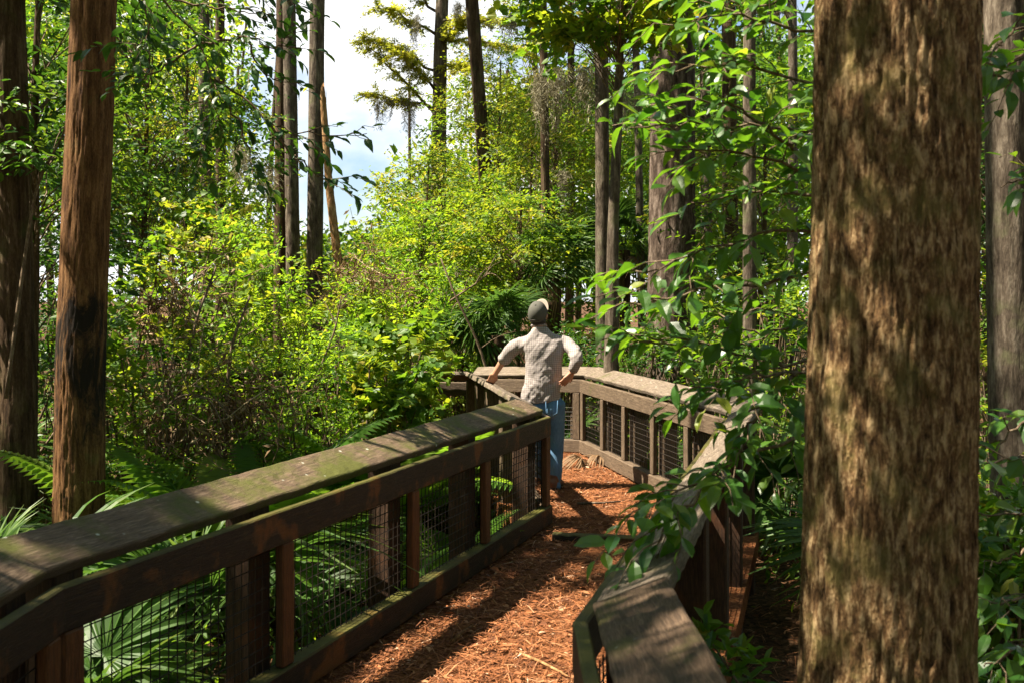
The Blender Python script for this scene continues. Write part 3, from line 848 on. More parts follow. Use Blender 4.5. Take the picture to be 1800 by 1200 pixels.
    V = []; nu, nv = 17, 7
    for layer in (0, 1):
        for i in range(nu):
            u = -1 + 2 * i / (nu - 1)
            for j in range(nv):
                v = j / (nv - 1)
                x = .086 * math.sin(u * 1.25); y0 = .102 * math.cos(u * 1.25) - .004
                y = y0 + v * .078 * math.cos(u * 1.2) ** .6
                z = .010 - .020 * (u ** 2) + .006 * v + (.006 if layer else 0) + .012 * v
                V.append(H(x, y, z))
    F_ = []
    n0 = nu * nv
    for i in range(nu - 1):
        for j in range(nv - 1):
            q = (i * nv + j, i * nv + j + 1, (i + 1) * nv + j + 1, (i + 1) * nv + j)
            F_.append(q); F_.append(tuple(x + n0 for x in q[::-1]))
    for i in range(nu - 1):
        F_.append((i * nv + nv - 1, i * nv + nv - 1 + n0, (i + 1) * nv + nv - 1 + n0, (i + 1) * nv + nv - 1))
    b.add(V, F_)
    b.build('cap_bill', M['bill'], o, smooth=True)
    # strap opening at the back
    b = Acc()
    tube(b, [H(.05 * math.sin(u), -.113 + .012 * (u ** 2), .012 + .028 * math.cos(u * 1.2)) for u in np.linspace(-1.2, 1.2, 9)], .0035, 6)
    b.build('cap_strap_seam', M['hair'], o, smooth=True)
    # ---- shirt
    a = Acc()
    hem = B(951, 706, .0)
    tors = [(hem + [0, 0, .0], .182, .138), (hem + [0, 0, .09], .186, .142), (B(954, 676), .178, .138), (B(956, 655), .170, .132), (B(957, 632), .172, .130), (B(956, 612), .190, .128), (B(956, 600), .196, .114), (B(954, 591), .170, .092), (B(950, 582), .092, .074), (B(948, 574), .070, .064)]
    loft(a, [(c, ax * rx + (up * .022 if i_ < 2 else 0), ay * ry, 2.5) for i_, (c, rx, ry) in enumerate(tors)], 32)
    cuffL = elL * .74 + wrL * .26
    limb(a, [shL + [.07, 0, -.01], shL + [.012, 0, -.02], (shL + elL) / 2, cuffL], [.075, .072, .066, .058], 18)
    limb(a, [cuffL + nrm(shL - elL) * .045, cuffL], [.064, .064], 18)                     # rolled cuff
    limb(a, [shR + [-.07, 0, -.01], shR + [-.012, 0, -.02], (shR + elR) / 2, elR, (elR * .5 + wrR * .5), wrR * .85 + elR * .15], [.075, .072, .066, .060, .052, .043], 18)
    def wr_(c, n):
        q = c.copy()
        w = fbm(np.stack([q[:, 0] * 9 + q[:, 2] * 5, q[:, 1] * 6, q[:, 2] * 13 - q[:, 0] * 8], -1), 3) - .5
        w2 = fbm(q * 26 + 4, 2) - .5
        ridge = np.abs(fbm(np.stack([q[:, 0] * 5 - q[:, 2] * 4, q[:, 1] * 5, q[:, 2] * 6 + q[:, 0] * 7], -1) + 9, 3) - .5)
        low = np.clip((1.25 - q[:, 2]) / .4, 0, 1)
        u_ = q[:, 0] * .6 + q[:, 2] * .8; v_ = q[:, 0] * .8 - q[:, 2] * .6
        fold = fbm(np.stack([v_ * 17, u_ * 3.2, q[:, 1] * 4], -1) + 3, 3) - .5
        q = q + n * (.012 * w + .026 * fold + .005 * w2 - .05 * np.clip(.07 - ridge, 0, 1) * (1 + low))[:, None]
        return q
    shirt = finish(fuse(a, .008, 4), 'shirt', M['shirt'], person, wr_)
    # collar
    b = Acc()
    th = np.linspace(0, 2 * np.pi, 25)
    tube(b, [B(947, 575) + np.array([.064 * math.cos(t), .060 * math.sin(t), .012 - .014 * math.sin(t)]) for t in th], .012, 8, cap=False)
    b.build('collar', M['shirt'], shirt, smooth=True)
    # ---- jeans
    a = Acc()
    loft(a, [(pel + up * -.10, ax * .150, ay * .115, 2.4), (pel + up * -.03, ax * .168, ay * .128, 2.5), (pel + up * .04, ax * .160, ay * .118, 2.5), (pel + up * .10, ax * .148, ay * .108, 2.4)], 28)
    ball(a, pel + np.array([-.065, -.055, -.045]), (.085, .085, .10)); ball(a, pel + np.array([.065, -.06, -.045]), (.085, .085, .10))
    for h, k, an in ((hipL, knL, anL), (hipR, knR, anR)):
        limb(a, [h + up * .0, h * .5 + k * .5, k, k * .45 + an * .55, an + up * -.045], [.105, .090, .073, .069, .064], 18)
    def jw(c, n):
        w = fbm(np.stack([c[:, 0] * 5, c[:, 1] * 5, c[:, 2] * 16 + c[:, 0] * 9], -1), 3) - .5
        lo = np.clip((.45 - c[:, 2]) / .4, 0.15, 1)
        return c + n * (.035 * w * lo)[:, None]
    jeans = finish(fuse(a, .009, 3), 'jeans', M['denim'], person, jw)
    b = Acc()
    c0 = pel + np.array([.075, -.150, -.02])
    tube(b, [c0 + np.array([x, abs(x) * .12, z]) for x, z in ((-.055, .06), (-.05, -.055), (0, -.08), (.05, -.055), (.055, .06))], .004, 6)
    b.build('back_pocket_seam', M['denim'], jeans, smooth=True)
    b = Acc()
    tube(b, [pel + np.array([.152 * math.cos(t), .108 * math.sin(t), .085]) for t in np.linspace(0, 2 * np.pi, 29)], .014, 8, cap=False)
    b.build('belt', M['belt'], person, smooth=True)
    # ---- boots
    for an, yaw in ((anL, .2), (anR, -.30)):
        d = np.array([math.sin(-yaw), math.cos(yaw), 0]); s = np.array([d[1], -d[0], 0]); base = np.array([an[0], an[1], 0])
        a = Acc()
        loft(a, [(base + d * -.085 + up * .045, s * .026, up * .035, 2.4), (base + d * -.06 + up * .055, s * .042, up * .047, 2.6), (base + d * .0 + up * .062, s * .044, up * .056, 2.6), (base + d * .07 + up * .048, s * .046, up * .040, 2.6), (base + d * .14 + up * .042, s * .050, up * .032, 2.6), (base + d * .19 + up * .036, s * .036, up * .024, 2.4)], 18)
        limb(a, [base + up * .05, base + up * .13], [.052, .054], 16)
        bt = finish(fuse(a, .007, 2), 'boot', M['boot'], person)
        b = Acc()
        V = []; out_ = [(-.095, .0), (-.085, .030), (-.04, .043), (.05, .044), (.12, .054), (.18, .046), (.212, .018), (.212, -.018), (.18, -.046), (.12, -.054), (.05, -.044), (-.04, -.043), (-.085, -.030)]
        k = len(out_)
        for z in (.006, .026):
            for l, w in out_: V.append(base + d * l + s * w + up * z)
        b.add(V, [tuple(range(k))[::-1], tuple(range(k, 2 * k))] + [(i, (i + 1) % k, k + (i + 1) % k, k + i) for i in range(k)])
        b.build('sole', M['sole'], bt)
make_person()
# ------------------------------------------------------------------ trees
def trunk_mesh(acc, pts, rads, sides=20, rings=60, furrow=0.02, fz=1.4, fth=3.0, seed=0, flare=0.0, lump=0.03, broken=False, dense=1.0):
    """tapered trunk with furrows and lumps in its mesh"""
    pts = np.array(pts, dtype=float); rads = np.array(rads, dtype=float)
    t = np.linspace(0, 1, len(pts)); tt = np.linspace(0, 1, rings) ** dense
    P = np.stack([np.interp(tt, t, pts[:, a]) for a in range(3)], -1); R = np.interp(tt, t, rads)
    for _ in range(3):
        Q = P.copy(); Q[1:-1] = .25 * P[:-2] + .5 * P[1:-1] + .25 * P[2:]; P = Q
    h = P[:, 2] - P[0, 2]
    R = R * (1 + flare * np.exp(-h / .35))
    th = np.arange(sides) / sides * 2 * np.pi
    rr0 = np.broadcast_to(R[:, None], (rings, sides))
    C = np.stack([np.broadcast_to(np.cos(th)[None, :] * fth, (rings, sides)), np.broadcast_to(np.sin(th)[None, :] * fth, (rings, sides)), np.broadcast_to(P[:, 2:3] * fz, (rings, sides))], -1).reshape(-1, 3) + seed * 7.7
    big = fbm(C * np.array([.45, .45, .35]), 2).reshape(rings, sides) - .5
    f = fbm(C, 4).reshape(rings, sides) - .5
    ridge = -np.abs(f) * 2
    r = rr0 * (1 + lump * 2 * big) + furrow * ridge * (rr0 / rr0.max())
    V = P[:, None, :] + np.stack([np.cos(th)[None, :] * r, np.sin(th)[None, :] * r, np.zeros((rings, sides))], -1)
    if broken:
        V[-1, :, 2] += .35 * (vnoise(np.stack([th * 2, th * 0 + seed, th * 0], -1)))
    i = np.arange(rings - 1)[:, None] * sides; j = np.arange(sides)[None, :]; j2 = (j + 1) % sides
    fa = np.stack([i + j, i + j2, i + sides + j2, i + sides + j], -1).reshape(-1, 4)
    acc.add(V.reshape(-1, 3), fa, .5)
    acc.add(V[-1], [tuple(range(sides))], .5)

def clump_spray(g, c, out, L, ntw, nlf, size, droop=.25, flat=.35):
    """leaves along the twigs of one spray: arrays pos, dir, normal, size; and the twig lines"""
    u = g.normal(size=(ntw, 3)) * np.array([1, 1, flat]) + np.asarray(out)[None, :] * .9
    u = nrm(u); u[:, 2] -= droop * g.random(ntw); u = nrm(u)
    ln = L * g.uniform(.55, 1.15, ntw)
    k = nlf
    t = (np.arange(k)[None, :] + g.random((ntw, k))) / k
    t = .12 + .88 * t
    pos = np.asarray(c)[None, None, :] + u[:, None, :] * (t * ln[:, None])[:, :, None]
    pos[:, :, 2] -= (t ** 2) * ln[:, None] * droop * .5
    sgn = np.where(np.arange(k) % 2 == 0, 1.0, -1.0)[None, :]
    n = g.normal(size=(ntw, 3)) * .38 + np.array([0, 0, 1.0]); n = nrm(n)
    side = np.cross(n, u)
    ang = g.uniform(.5, 1.1, (ntw, k)) * sgn
    d = u[:, None, :] * np.cos(ang)[:, :, None] + side[:, None, :] * np.sin(ang)[:, :, None]
    d = d + g.normal(size=d.shape) * .22; d[:, :, 2] -= .22
    nn = n[:, None, :] + g.normal(size=d.shape) * .36
    pos = pos + g.normal(size=pos.shape) * size * .3
    sz = size * g.uniform(.6, 1.2, (ntw, k))
    return pos.reshape(-1, 3), d.reshape(-1, 3), nn.reshape(-1, 3), sz.ravel(), (u, ln)

def make_crown(g, centres, outs, L, ntw, nlf, size, tmpl, tlo=.1, thi=.9, droop=.25, gaps=False, width=1.0, flat=.35):
    acc = Acc(); Ps, Ds, Ns, Ss, Ts = [], [], [], [], []
    for c, o in zip(centres, outs):
        p, d, n, s, _ = clump_spray(g, c, o, L * g.uniform(.7, 1.25), ntw, nlf, size, droop, flat)
        base = g.uniform(tlo, thi)
        Ps.append(p); Ds.append(d); Ns.append(n); Ss.append(s); Ts.append(np.clip(base + g.normal(0, .13, len(p)), 0, 1))
    p = np.concatenate(Ps); d = np.concatenate(Ds); n = np.concatenate(Ns); s = np.concatenate(Ss); t = np.concatenate(Ts)
    if gaps:
        k = ~in_gap(p); p, d, n, s, t = p[k], d[k], n[k], s[k], t[k]
    leaves(acc, p, d, n, s, t, tmpl, width)
    return acc

def bez(a, b, sag=0.0, k=5, wob=0.0, g=None):
    a = np.asarray(a, float); b = np.asarray(b, float); t = np.linspace(0, 1, k)[:, None]
    p = a * (1 - t) + b * t; p[:, 2] += sag * 4 * (t[:, 0] * (1 - t[:, 0]))
    if wob and g is not None: p[1:-1] += g.normal(0, wob, (k - 2, 3))
    return p

def tree(name, label, base, top, r0, r1, bark, leafmat, centres=None, group=None, cat='tree', seed=0, L=.7, ntw=7, nlf=11, size=.085, tmpl=LEAF_MID, tlo=.1, thi=.9, gaps=False, trunk_kw={}, branches=True, droop=.25, bend=None, flat=.35, brad=.02):
    g = np.random.default_rng(seed + 100)
    base = np.asarray(base, float); top = np.asarray(top, float)
    root = empty(name, base)
    tag(root, label, cat, group)
    acc = Acc()
    mid = (base + top) / 2 if bend is None else np.asarray(bend, float)
    pts = np.array([base + (0, 0, -.15), base * .75 + mid * .25 + g.normal(0, .02, 3) * (1, 1, 0), mid, mid * .5 + top * .5 + g.normal(0, .03, 3) * (1, 1, 0), top]) - base
    kw = dict(sides=18, rings=50, furrow=r0 * .12, seed=seed, flare=.22); kw.update(trunk_kw)
    trunk_mesh(acc, pts, [r0, r0 * .94 + r1 * .06, (r0 + r1) / 2, r0 * .3 + r1 * .7, r1], **kw)
    acc.build('trunk', M[bark], root, smooth=True)
    if centres is not None and len(centres):
        centres = np.asarray(centres, float)
        H = (top - base)
        tz = np.clip((centres[:, 2] - base[2]) / H[2] - .12, .05, .97)
        ax = base[None, :] + H[None, :] * tz[:, None]
        outs = nrm((centres - ax) * np.array([1, 1, .4]) + 1e-3)
        if branches:
            br = Acc()
            for c, a_, o in zip(centres, ax, outs):
                ln = np.linalg.norm(c - a_)
                r = min(r0 * .5, brad * (0.5 + .35 * ln))
                if gaps:
                    r = min(r, .035)
                    if in_gap(bez(a_, c, .08 * ln, 9)).any(): continue
                tube(br, bez(a_ - base, c - base, .08 * ln, 5, .03 * ln, g), np.linspace(r, r * .3, 5), 5, cap=False)
            br.build('branches', M['twig'] if r0 < .12 else M[bark], root, smooth=True)
        cr = make_crown(g, centres - base, outs, L, ntw, nlf, size, tmpl, tlo, thi, droop, gaps=False, flat=flat)
        if gaps:
            cr = make_crown(np.random.default_rng(seed + 5), centres, outs, L, ntw, nlf, size, tmpl, tlo, thi, droop, gaps=True, flat=flat)
            for q in cr.v: q -= base[None, :]
        cr.build('crown', M[leafmat], root)
    return root

def ell(g, n, c, r, shell=.35, zmin=None):
    """clump centres spread through an ellipsoid, thinner in the middle"""
    v = nrm(g.normal(size=(n, 3))); q = g.random(n) ** (1 / 3.0)
    q = shell + (1 - shell) * q
    p = np.asarray(c)[None, :] + v * q[:, None] * np.asarray(r)[None, :]
    if zmin is not None: p[:, 2] = np.maximum(p[:, 2], zmin + .2 * g.random(n))
    return p
def foot(px, Y, dx=0.0):
    x = PX(px, Y) + dx; return np.array([x, Y, gz(x, Y)])

# --- the big furrowed trunk at the right, close to the camera
def near_tree():
    b = np.array([1.005, 2.62, gz(1.0, 2.62)])
    root = empty('tree', b); tag(root, 'huge furrowed mossy tree trunk close by at the right edge of the path', 'tree')
    acc = Acc()
    trunk_mesh(acc, np.array([(-.045, 0, -.2), (-.025, 0, 1.0), (.0, 0, 2.4), (.008, 0, 3.2), (.03, 0, 6), (.05, .0, 9), (.1, .1, 13)]), [.240, .224, .210, .206, .19, .16, .09], sides=220, rings=900, furrow=.034, fz=6.5, fth=11, dense=1.9, seed=4, flare=.10, lump=.012)
    acc.build('trunk', M['bark_near'], root, smooth=True)
    g = np.random.default_rng(55)
    c = ell(g, 46, b + (0.9, .3, 10.6), (3.0, 2.8, 2.6))
    outs = nrm(c - (b + np.array([0, 0, 9.0])))
    br = Acc()
    for q in c: tube(br, bez((.04, 0, max(7.0, min(12.5, q[2] - b[2] - .8))), q - b, .15, 5, .08, g), np.linspace(.05, .012, 5), 5, cap=False)
    br.build('branches', M['bark_dark'], root, smooth=True)
    cr = make_crown(g, c, outs, 1.1, 9, 14, .15, LEAF_FAR, gaps=True)
    for q in cr.v: q -= b[None, :]
    cr.build('crown', M['leaf'], root)

# where the sun comes through (x, y, plane z, rx, ry, angle)
SUN_SPOTS += [(-2.3, 7.3, .3, .8, .7, 0), (-1.0, 9.2, .3, .8, .9, 0), (.1, 4.3, 0, .5, .9, 0), (.80, 2.42, .6, .10, .2, 0), (.84, 2.45, 3.1, .12, .2, 0), (.55, 3.4, 2.4, .65, .5, 0), (.7, 3.4, 1.7, .5, .45, 0), (.0, 5.15, 0, .62, 1.35, -.35), (.65, 7.9, 0, .35, .35, 0), (.75, 9.9, 0, .6, .8, 0), (1.15, 5.6, .93, .30, 1.25, -.28),
              (-.95, 4.35, .93, .45, .30, .9), (-.30, 5.75, .93, .30, .55, -.3), (-1.9, 4.4, .1, .7, .7, 0), (-2.4, 6.0, .2, .8, .9, 0),
              (.85, 2.42, 1.6, .09, .15, 0), (.86, 2.42, 2.75, .10, .12, 0), (.84, 2.42, 1.05, .10, .14, 0), (.75, 11.0, .9, 1.3, .9, 0), (1.15, 9.5, .9, .5, 1.5, .2)]
_g = np.random.default_rng(12)
for z_ in np.arange(.35, 3.4, .17):
    if _g.random() < .62: SUN_SPOTS.append((.80 + _g.uniform(0, .10), 2.42 + _g.uniform(-.03, .05), z_, _g.uniform(.03, .065), _g.uniform(.06, .16), _g.uniform(-.6, .6)))
SUN_SPOTS += [(-1.7, 5.5, .5, .7, .6, 0), (-1.3, 7.0, .3, .6, .5, 0), (-2.9, 5.6, .5, .6, .5, 0)]
SUN_SPOTS += [(.86, 2.45, z_, .14, .30, 0) for z_ in (.5, .9, 1.3, 1.7, 2.1, 2.5, 2.9, 3.3)]      # high crowns leave the huge trunk to the low branches
near_tree()

# --- trunks of the middle distance: (label, px base, px at the frame's top, Y, width px, height, bark, ...)
def T(label, pxb, pxt, Y, wpx, h, bark, crown=None, seed=0, taper=.62, leafmat='leaf', group=None, name='tree', trunk_kw={}, **kw):
    r = wpx / F * Y / 2
    zt = CAMZ + HZ / F * Y                     # height that shows at the frame's top edge
    b = foot(pxb, Y)
    topx = PX(pxb, Y) + (PX(pxt, Y) - PX(pxb, Y)) * (h - b[2]) / (zt - b[2])
    return tree(name, label, b, (topx, Y + .2, h), r * 1.05, r * taper, bark, leafmat, crown, seed=seed, group=group, trunk_kw=trunk_kw, **kw)

g = np.random.default_rng(101)
hi = dict(sides=140, rings=640, furrow=.026, fz=5.0, fth=7.5, lump=.03, dense=1.5)
T('reddish brown trunk with black scorched patches standing behind the left railing', 136, 163, 6.6, 82, 13.5, 'bark_red',
  ell(g, 66, (-4.9, 5.0, 10.4), (2.8, 2.5, 2.6)), seed=1, L=1.1, ntw=8, nlf=13, size=.15, tmpl=LEAF_FAR, gaps=True, trunk_kw=dict(hi))  # unseen crown set left of its trunk to shade the boardwalk
T('dark leaning trunk at the far left edge of the picture', 30, 2, 7.2, 62, 12, 'bark_dark', ell(g, 46, (-7.2, 4.6, 9.2), (2.6, 2.4, 2.4)), seed=2, L=1.1, ntw=8, nlf=13, size=.15, tmpl=LEAF_FAR, gaps=True, trunk_kw=dict(hi, furrow=.022, sides=90, rings=300))  # crown out of view, moved far off its trunk to shade the left railing
T('pale grey trunk half hidden by yellow leaves, left of its darker neighbour', 362, 356, 21, 24, 15, 'bark_grey', ell(g, 14, (PX(360, 21), 21.5, 13.5), (2, 2, 2.2)), seed=3, size=.16, tmpl=LEAF_FAR)
T('thin dark trunk just right of the pale grey trunk among the leaves', 388, 384, 22, 20, 15, 'bark_dark', ell(g, 12, (PX(388, 22), 22.3, 13.8), (2, 2, 2)), seed=4, size=.16, tmpl=LEAF_FAR)
T('reddish pine trunk, left one of the close pair against the sky', 491, 494, 19.5, 24, 16, 'bark_dark', ell(g, 14, (PX(490, 19.5), 19.8, 14.6), (2, 2, 2)), seed=5, size=.18, tmpl=LEAF_FAR, taper=.7)
T('grey pine trunk, right one of the close pair against the sky', 517, 506, 19.2, 25, 16, 'bark_grey', ell(g, 14, (PX(508, 19.2), 19, 14.4), (2, 2, 2)), seed=6, size=.18, tmpl=LEAF_FAR, taper=.8)
T('straight grey trunk standing alone against the white cloud', 550, 556, 17.5, 29, 16, 'bark_grey', ell(g, 14, (PX(552, 17.5), 17.8, 14.8), (2, 2, 2)), seed=7, size=.18, tmpl=LEAF_FAR, taper=.75)
# the dead snag with its broken top
b = foot(622, 16.5); t_ = P3(568, 178, 16.5)
tree('dead_snag', 'dead orange brown trunk with a broken top leaning beside the grey trunk', b, t_, .105, .05, 'bark_snag', 'leaf', None, cat='dead tree', seed=8, trunk_kw=dict(sides=30, rings=120, furrow=.03, fth=3.5, fz=4, lump=.09, broken=True))
T('slim grey trunk, dark left one of the two beside the moss hung branches', 748, 777, 25, 13, 15, 'bark_dark', ell(g, 10, (PX(755, 25), 25, 13.6), (2, 2, 1.5)), seed=9, size=.16, tmpl=LEAF_FAR)
T('trunk leaning slightly right in front of the bright green crowns', 884, 829, 20, 26, 14, 'bark_dark', ell(g, 52, (PX(812, 20) - .6, 18.5, 12.4), (3.2, 3.4, 1.9)), seed=10, size=.16, tmpl=LEAF_FAR, taper=.8)  # unseen crown enlarged so its shade falls on the right background
T('big flaky pine trunk behind the right hand railing', 1178, 1186, 13.0, 82, 15, 'bark_pine', ell(g, 60, (PX(1185, 13) - 1.2, 13.6, 11.2), (3.6, 3.6, 2.2)), seed=11, size=.16, L=1.0, tmpl=LEAF_FAR, taper=.72, trunk_kw=dict(sides=90, rings=300, furrow=.05, fth=4.5, fz=2.0, lump=.02))  # crown above the frame widened to shade what stands to the right
T('smooth pale trunk rising just right of the man', 1066, 1058, 13.6, 25, 11, 'bark_grey', ell(g, 24, (PX(1058, 13.6), 13.8, 9.6), (1.8, 1.8, 1.4)), size=.13, tmpl=LEAF_FAR, seed=12, taper=.9, trunk_kw=dict(sides=32, rings=160, furrow=.012, fth=4, fz=2.5))  # unseen crown added to this trunk for its shade
T('thin grey trunk between the pale trunk and the flaky pine', 1128, 1120, 17, 15, 11, 'bark_grey', ell(g, 12, (PX(1122, 17), 17, 8.8), (1.5, 1.5, 1.8)), seed=13, size=.13, tmpl=LEAF_FAR)
T('dark trunk showing behind the glossy branches left of the huge trunk', 1290, 1283, 15, 30, 12, 'bark_dark', ell(g, 16, (PX(1290, 15), 15, 9.4), (2, 2, 2)), seed=14, size=.15, tmpl=LEAF_FAR)
T('slender speckled trunk behind the corner post of the right railing', 1312, 1322, 9.4, 26, 9, 'bark_grey', ell(g, 22, (PX(1318, 9.4) + .3, 9.6, 7.4), (1.9, 1.9, 1.5)), seed=15, size=.13, tmpl=LEAF_FAR, gaps=False)
T('broad grey brown trunk at the right edge beyond the huge trunk', 1790, 1776, 7.6, 78, 12, 'bark_grey', ell(g, 34, (PX(1785, 7.6) + .4, 7.8, 9.2), (2.6, 2.6, 2.4)), seed=16, size=.15, L=1.0, tmpl=LEAF_FAR, trunk_kw=dict(sides=70, rings=240, furrow=.02, fth=5, fz=2))
T('thin dark trunk showing between the huge trunk and the right edge', 1742, 1738, 14, 22, 11, 'bark_dark', ell(g, 14, (PX(1740, 14), 14, 8.5), (2, 2, 2)), seed=17, size=.15, tmpl=LEAF_FAR)
T('far dark trunk left of the smooth pale trunk', 1000, 1008, 24, 16, 12, 'bark_dark', ell(g, 14, (PX(1003, 24), 24, 10.5), (2, 2, 1.6)), seed=18, size=.16, tmpl=LEAF_FAR)
T('dark trunk rising behind the palm in the middle', 966, 955, 16, 17, 13, 'bark_dark', ell(g, 50, (-.8, 15.6, 11.3), (3.0, 3.2, 2.0)), size=.15, L=1.0, tmpl=LEAF_FAR, seed=19)  # unseen high crown added to shade the right background
T('far grey trunk right of the flaky pine', 1246, 1240, 22, 22, 12, 'bark_grey', ell(g, 16, (PX(1243, 22), 22, 10), (2.2, 2.2, 1.8)), seed=20, size=.16, tmpl=LEAF_FAR)
T('far slim trunk left of the huge trunk at the top', 1392, 1398, 19, 20, 12, 'bark_grey', ell(g, 16, (PX(1395, 19), 19, 9.8), (2.2, 2.2, 1.8)), seed=21, size=.16, tmpl=LEAF_FAR)

# unseen trees added left of the frame for the shade of their crowns
_g2 = np.random.default_rng(88)
low_sprays = np.stack([_g2.uniform(-2.1, -.1, 25), _g2.uniform(1.75, 2.85, 25), np.zeros(25)], -1)
low_sprays[:, 2] = 2.0 + (.85 - low_sprays[:, 0]) * 1.615 + _g2.uniform(-1.7, 1.3, 25)
low_sprays = low_sprays[low_sprays[:, 2] > 3.7]
for k, (x, y, lab, sd) in enumerate(((-4.7, 2.7, 'unseen tree added at left whose high crown and low sprays shade the near railing', 31), (-4.4, .2, 'unseen tree added at left near the camera whose high crown shades the huge trunk', 32))):
    b = np.array([x, y, gz(x, y)])
    tree('tree', lab, b, (x - .3, y + .5, 12.5), .17, .07, 'bark_dark', 'leaf', ell(g, 84, (x - .3, y + .6, 9.6), (3.0, 2.8, 2.8)), seed=sd, L=1.15, ntw=8, nlf=14, size=.16, tmpl=LEAF_FAR, gaps=True)
    if k == 0:          # low limbs added above the frame to dapple the huge trunk
        t_ = [o for o in bpy.data.objects if o.get('label') == lab][0]; gg = np.random.default_rng(71); lb = Acc()
        make_crown(gg, low_sprays - b, nrm(low_sprays - b), .42, 6, 9, .10, LEAF_MID).build('dapple_crown', M['leaf'], t_)
        for c in low_sprays - b: tube(lb, bez((0, 0, 4.3), c, .25, 6, .06, gg), np.linspace(.022, .005, 6), 5, cap=False)
        lb.build('dapple_branches', M['bark_dark'], t_, smooth=True)

# --- leafy understory trees whose crowns show
def leafy(label, px, Y, py_top, py_bot, wpx, n, leafmat, seed, size=.085, tlo=.1, thi=.9, L=.6, ntw=7, nlf=11, bark='bark_dark', group=None, depth=None, tmpl=LEAF_MID, r0=.06, shell=.05, dx=0, **kw):
    g = np.random.default_rng(seed * 13 + 1)
    top = P3(px, py_top, Y)[2]; bot = max(P3(px, py_bot, Y)[2], GZ + .3)
    w = wpx / F * Y / 2
    c = np.array([PX(px + dx, Y), Y, (top + bot) / 2])
    cs = ell(g, n, c, (w, depth or min(w, 1.8), (top - bot) / 2), shell)
    b = foot(px, Y)
    return tree('tree', label, b, (c[0] + .1, Y, top - .15), r0, r0 * .25, bark, leafmat, cs, seed=seed, L=L, ntw=ntw, nlf=nlf, size=size, tlo=tlo, thi=thi, group=group, tmpl=tmpl, brad=.010, **kw)
U = 'leafy understory trees'
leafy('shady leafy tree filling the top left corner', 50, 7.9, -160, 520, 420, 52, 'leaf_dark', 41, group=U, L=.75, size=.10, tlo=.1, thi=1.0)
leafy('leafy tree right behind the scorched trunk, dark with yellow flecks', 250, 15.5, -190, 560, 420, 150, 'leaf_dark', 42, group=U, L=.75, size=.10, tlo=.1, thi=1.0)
leafy('tree with glowing yellow leaves left of the sky gap', 320, 16.5, 40, 520, 290, 120, 'leaf_lime', 43, group=U, L=.6, size=.085, tlo=.2, thi=1.0)
leafy('thin green tree between the yellow tree and the pine pair', 400, 18.5, 330, 540, 110, 30, 'leaf', 44, group=U, tlo=.4, thi=.9, L=.5)
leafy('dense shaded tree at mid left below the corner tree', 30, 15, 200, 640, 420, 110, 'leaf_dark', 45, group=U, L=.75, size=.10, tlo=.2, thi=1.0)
leafy('airy green tree with drooping sprays in front of the cypress', 745, 18.5, 265, 540, 165, 85, 'leaf', 46, group=U, L=.6, tlo=.45, thi=1.0)
leafy('tall bright green tree in the centre under the leaning trunk', 872, 21.5, 95, 440, 235, 150, 'leaf', 47, group=U, L=.7, tlo=.35, thi=1.0, size=.08)
leafy('green tree behind the moss curtains right of the centre', 968, 18.5, 110, 500, 240, 140, 'leaf', 48, group=U, L=.65, tlo=.4, thi=1.0)
leafy('maple like tree hanging over the top middle', 1065, 11.0, -130, 85, 330, 46, 'leaf', 49, group=U, L=.55, tlo=.2, thi=1.0, size=.11, tmpl=LEAF_VINE, dx=10, bark='bark_grey', r0=.10)
leafy('yellow green tree behind the smooth pale trunk', 1068, 20, 180, 490, 200, 90, 'leaf_lime', 50, group=U, L=.6, tlo=.1, thi=.8)
leafy('shady tree between the flaky pine and the huge trunk', 1330, 13.5, 190, 600, 260, 80, 'leaf', 51, group=U, L=.7, tlo=.1, thi=.9)
leafy('far tree glimpsed behind the glossy branches', 1320, 24, 60, 500, 260, 80, 'leaf', 52, group=U, L=.8, tlo=.1, thi=.8, size=.11)  # darker leaf tint stands in for shade on this side
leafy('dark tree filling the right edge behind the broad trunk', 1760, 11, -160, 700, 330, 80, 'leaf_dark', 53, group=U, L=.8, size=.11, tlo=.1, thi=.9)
leafy('green tree low behind the flaky pine', 1215, 16.5, 330, 640, 200, 46, 'leaf', 54, group=U, L=.6, tlo=.2, thi=.8)
leafy('lower green tree under the centre crown', 905, 15.0, 320, 560, 200, 90, 'leaf', 55, group=U, L=.5, tlo=.3, thi=.9)
leafy('bright low tree leaning left under the sky gap', 735, 15.5, 365, 600, 175, 90, 'leaf_lime', 56, group=U, L=.55, tlo=.1, thi=.8)
leafy('tree with high crown behind the centre tree, right of the sky', 930, 26, -60, 300, 300, 80, 'leaf', 57, group=U, L=.9, tlo=.35, thi=1, size=.12)
leafy('dark tree at the top right of the centre behind the maple like tree', 1180, 22, -120, 330, 330, 110, 'leaf_dark', 58, group=U, L=.9, tlo=.2, thi=.8, size=.12)  # shade of the right background put into the leaf colour

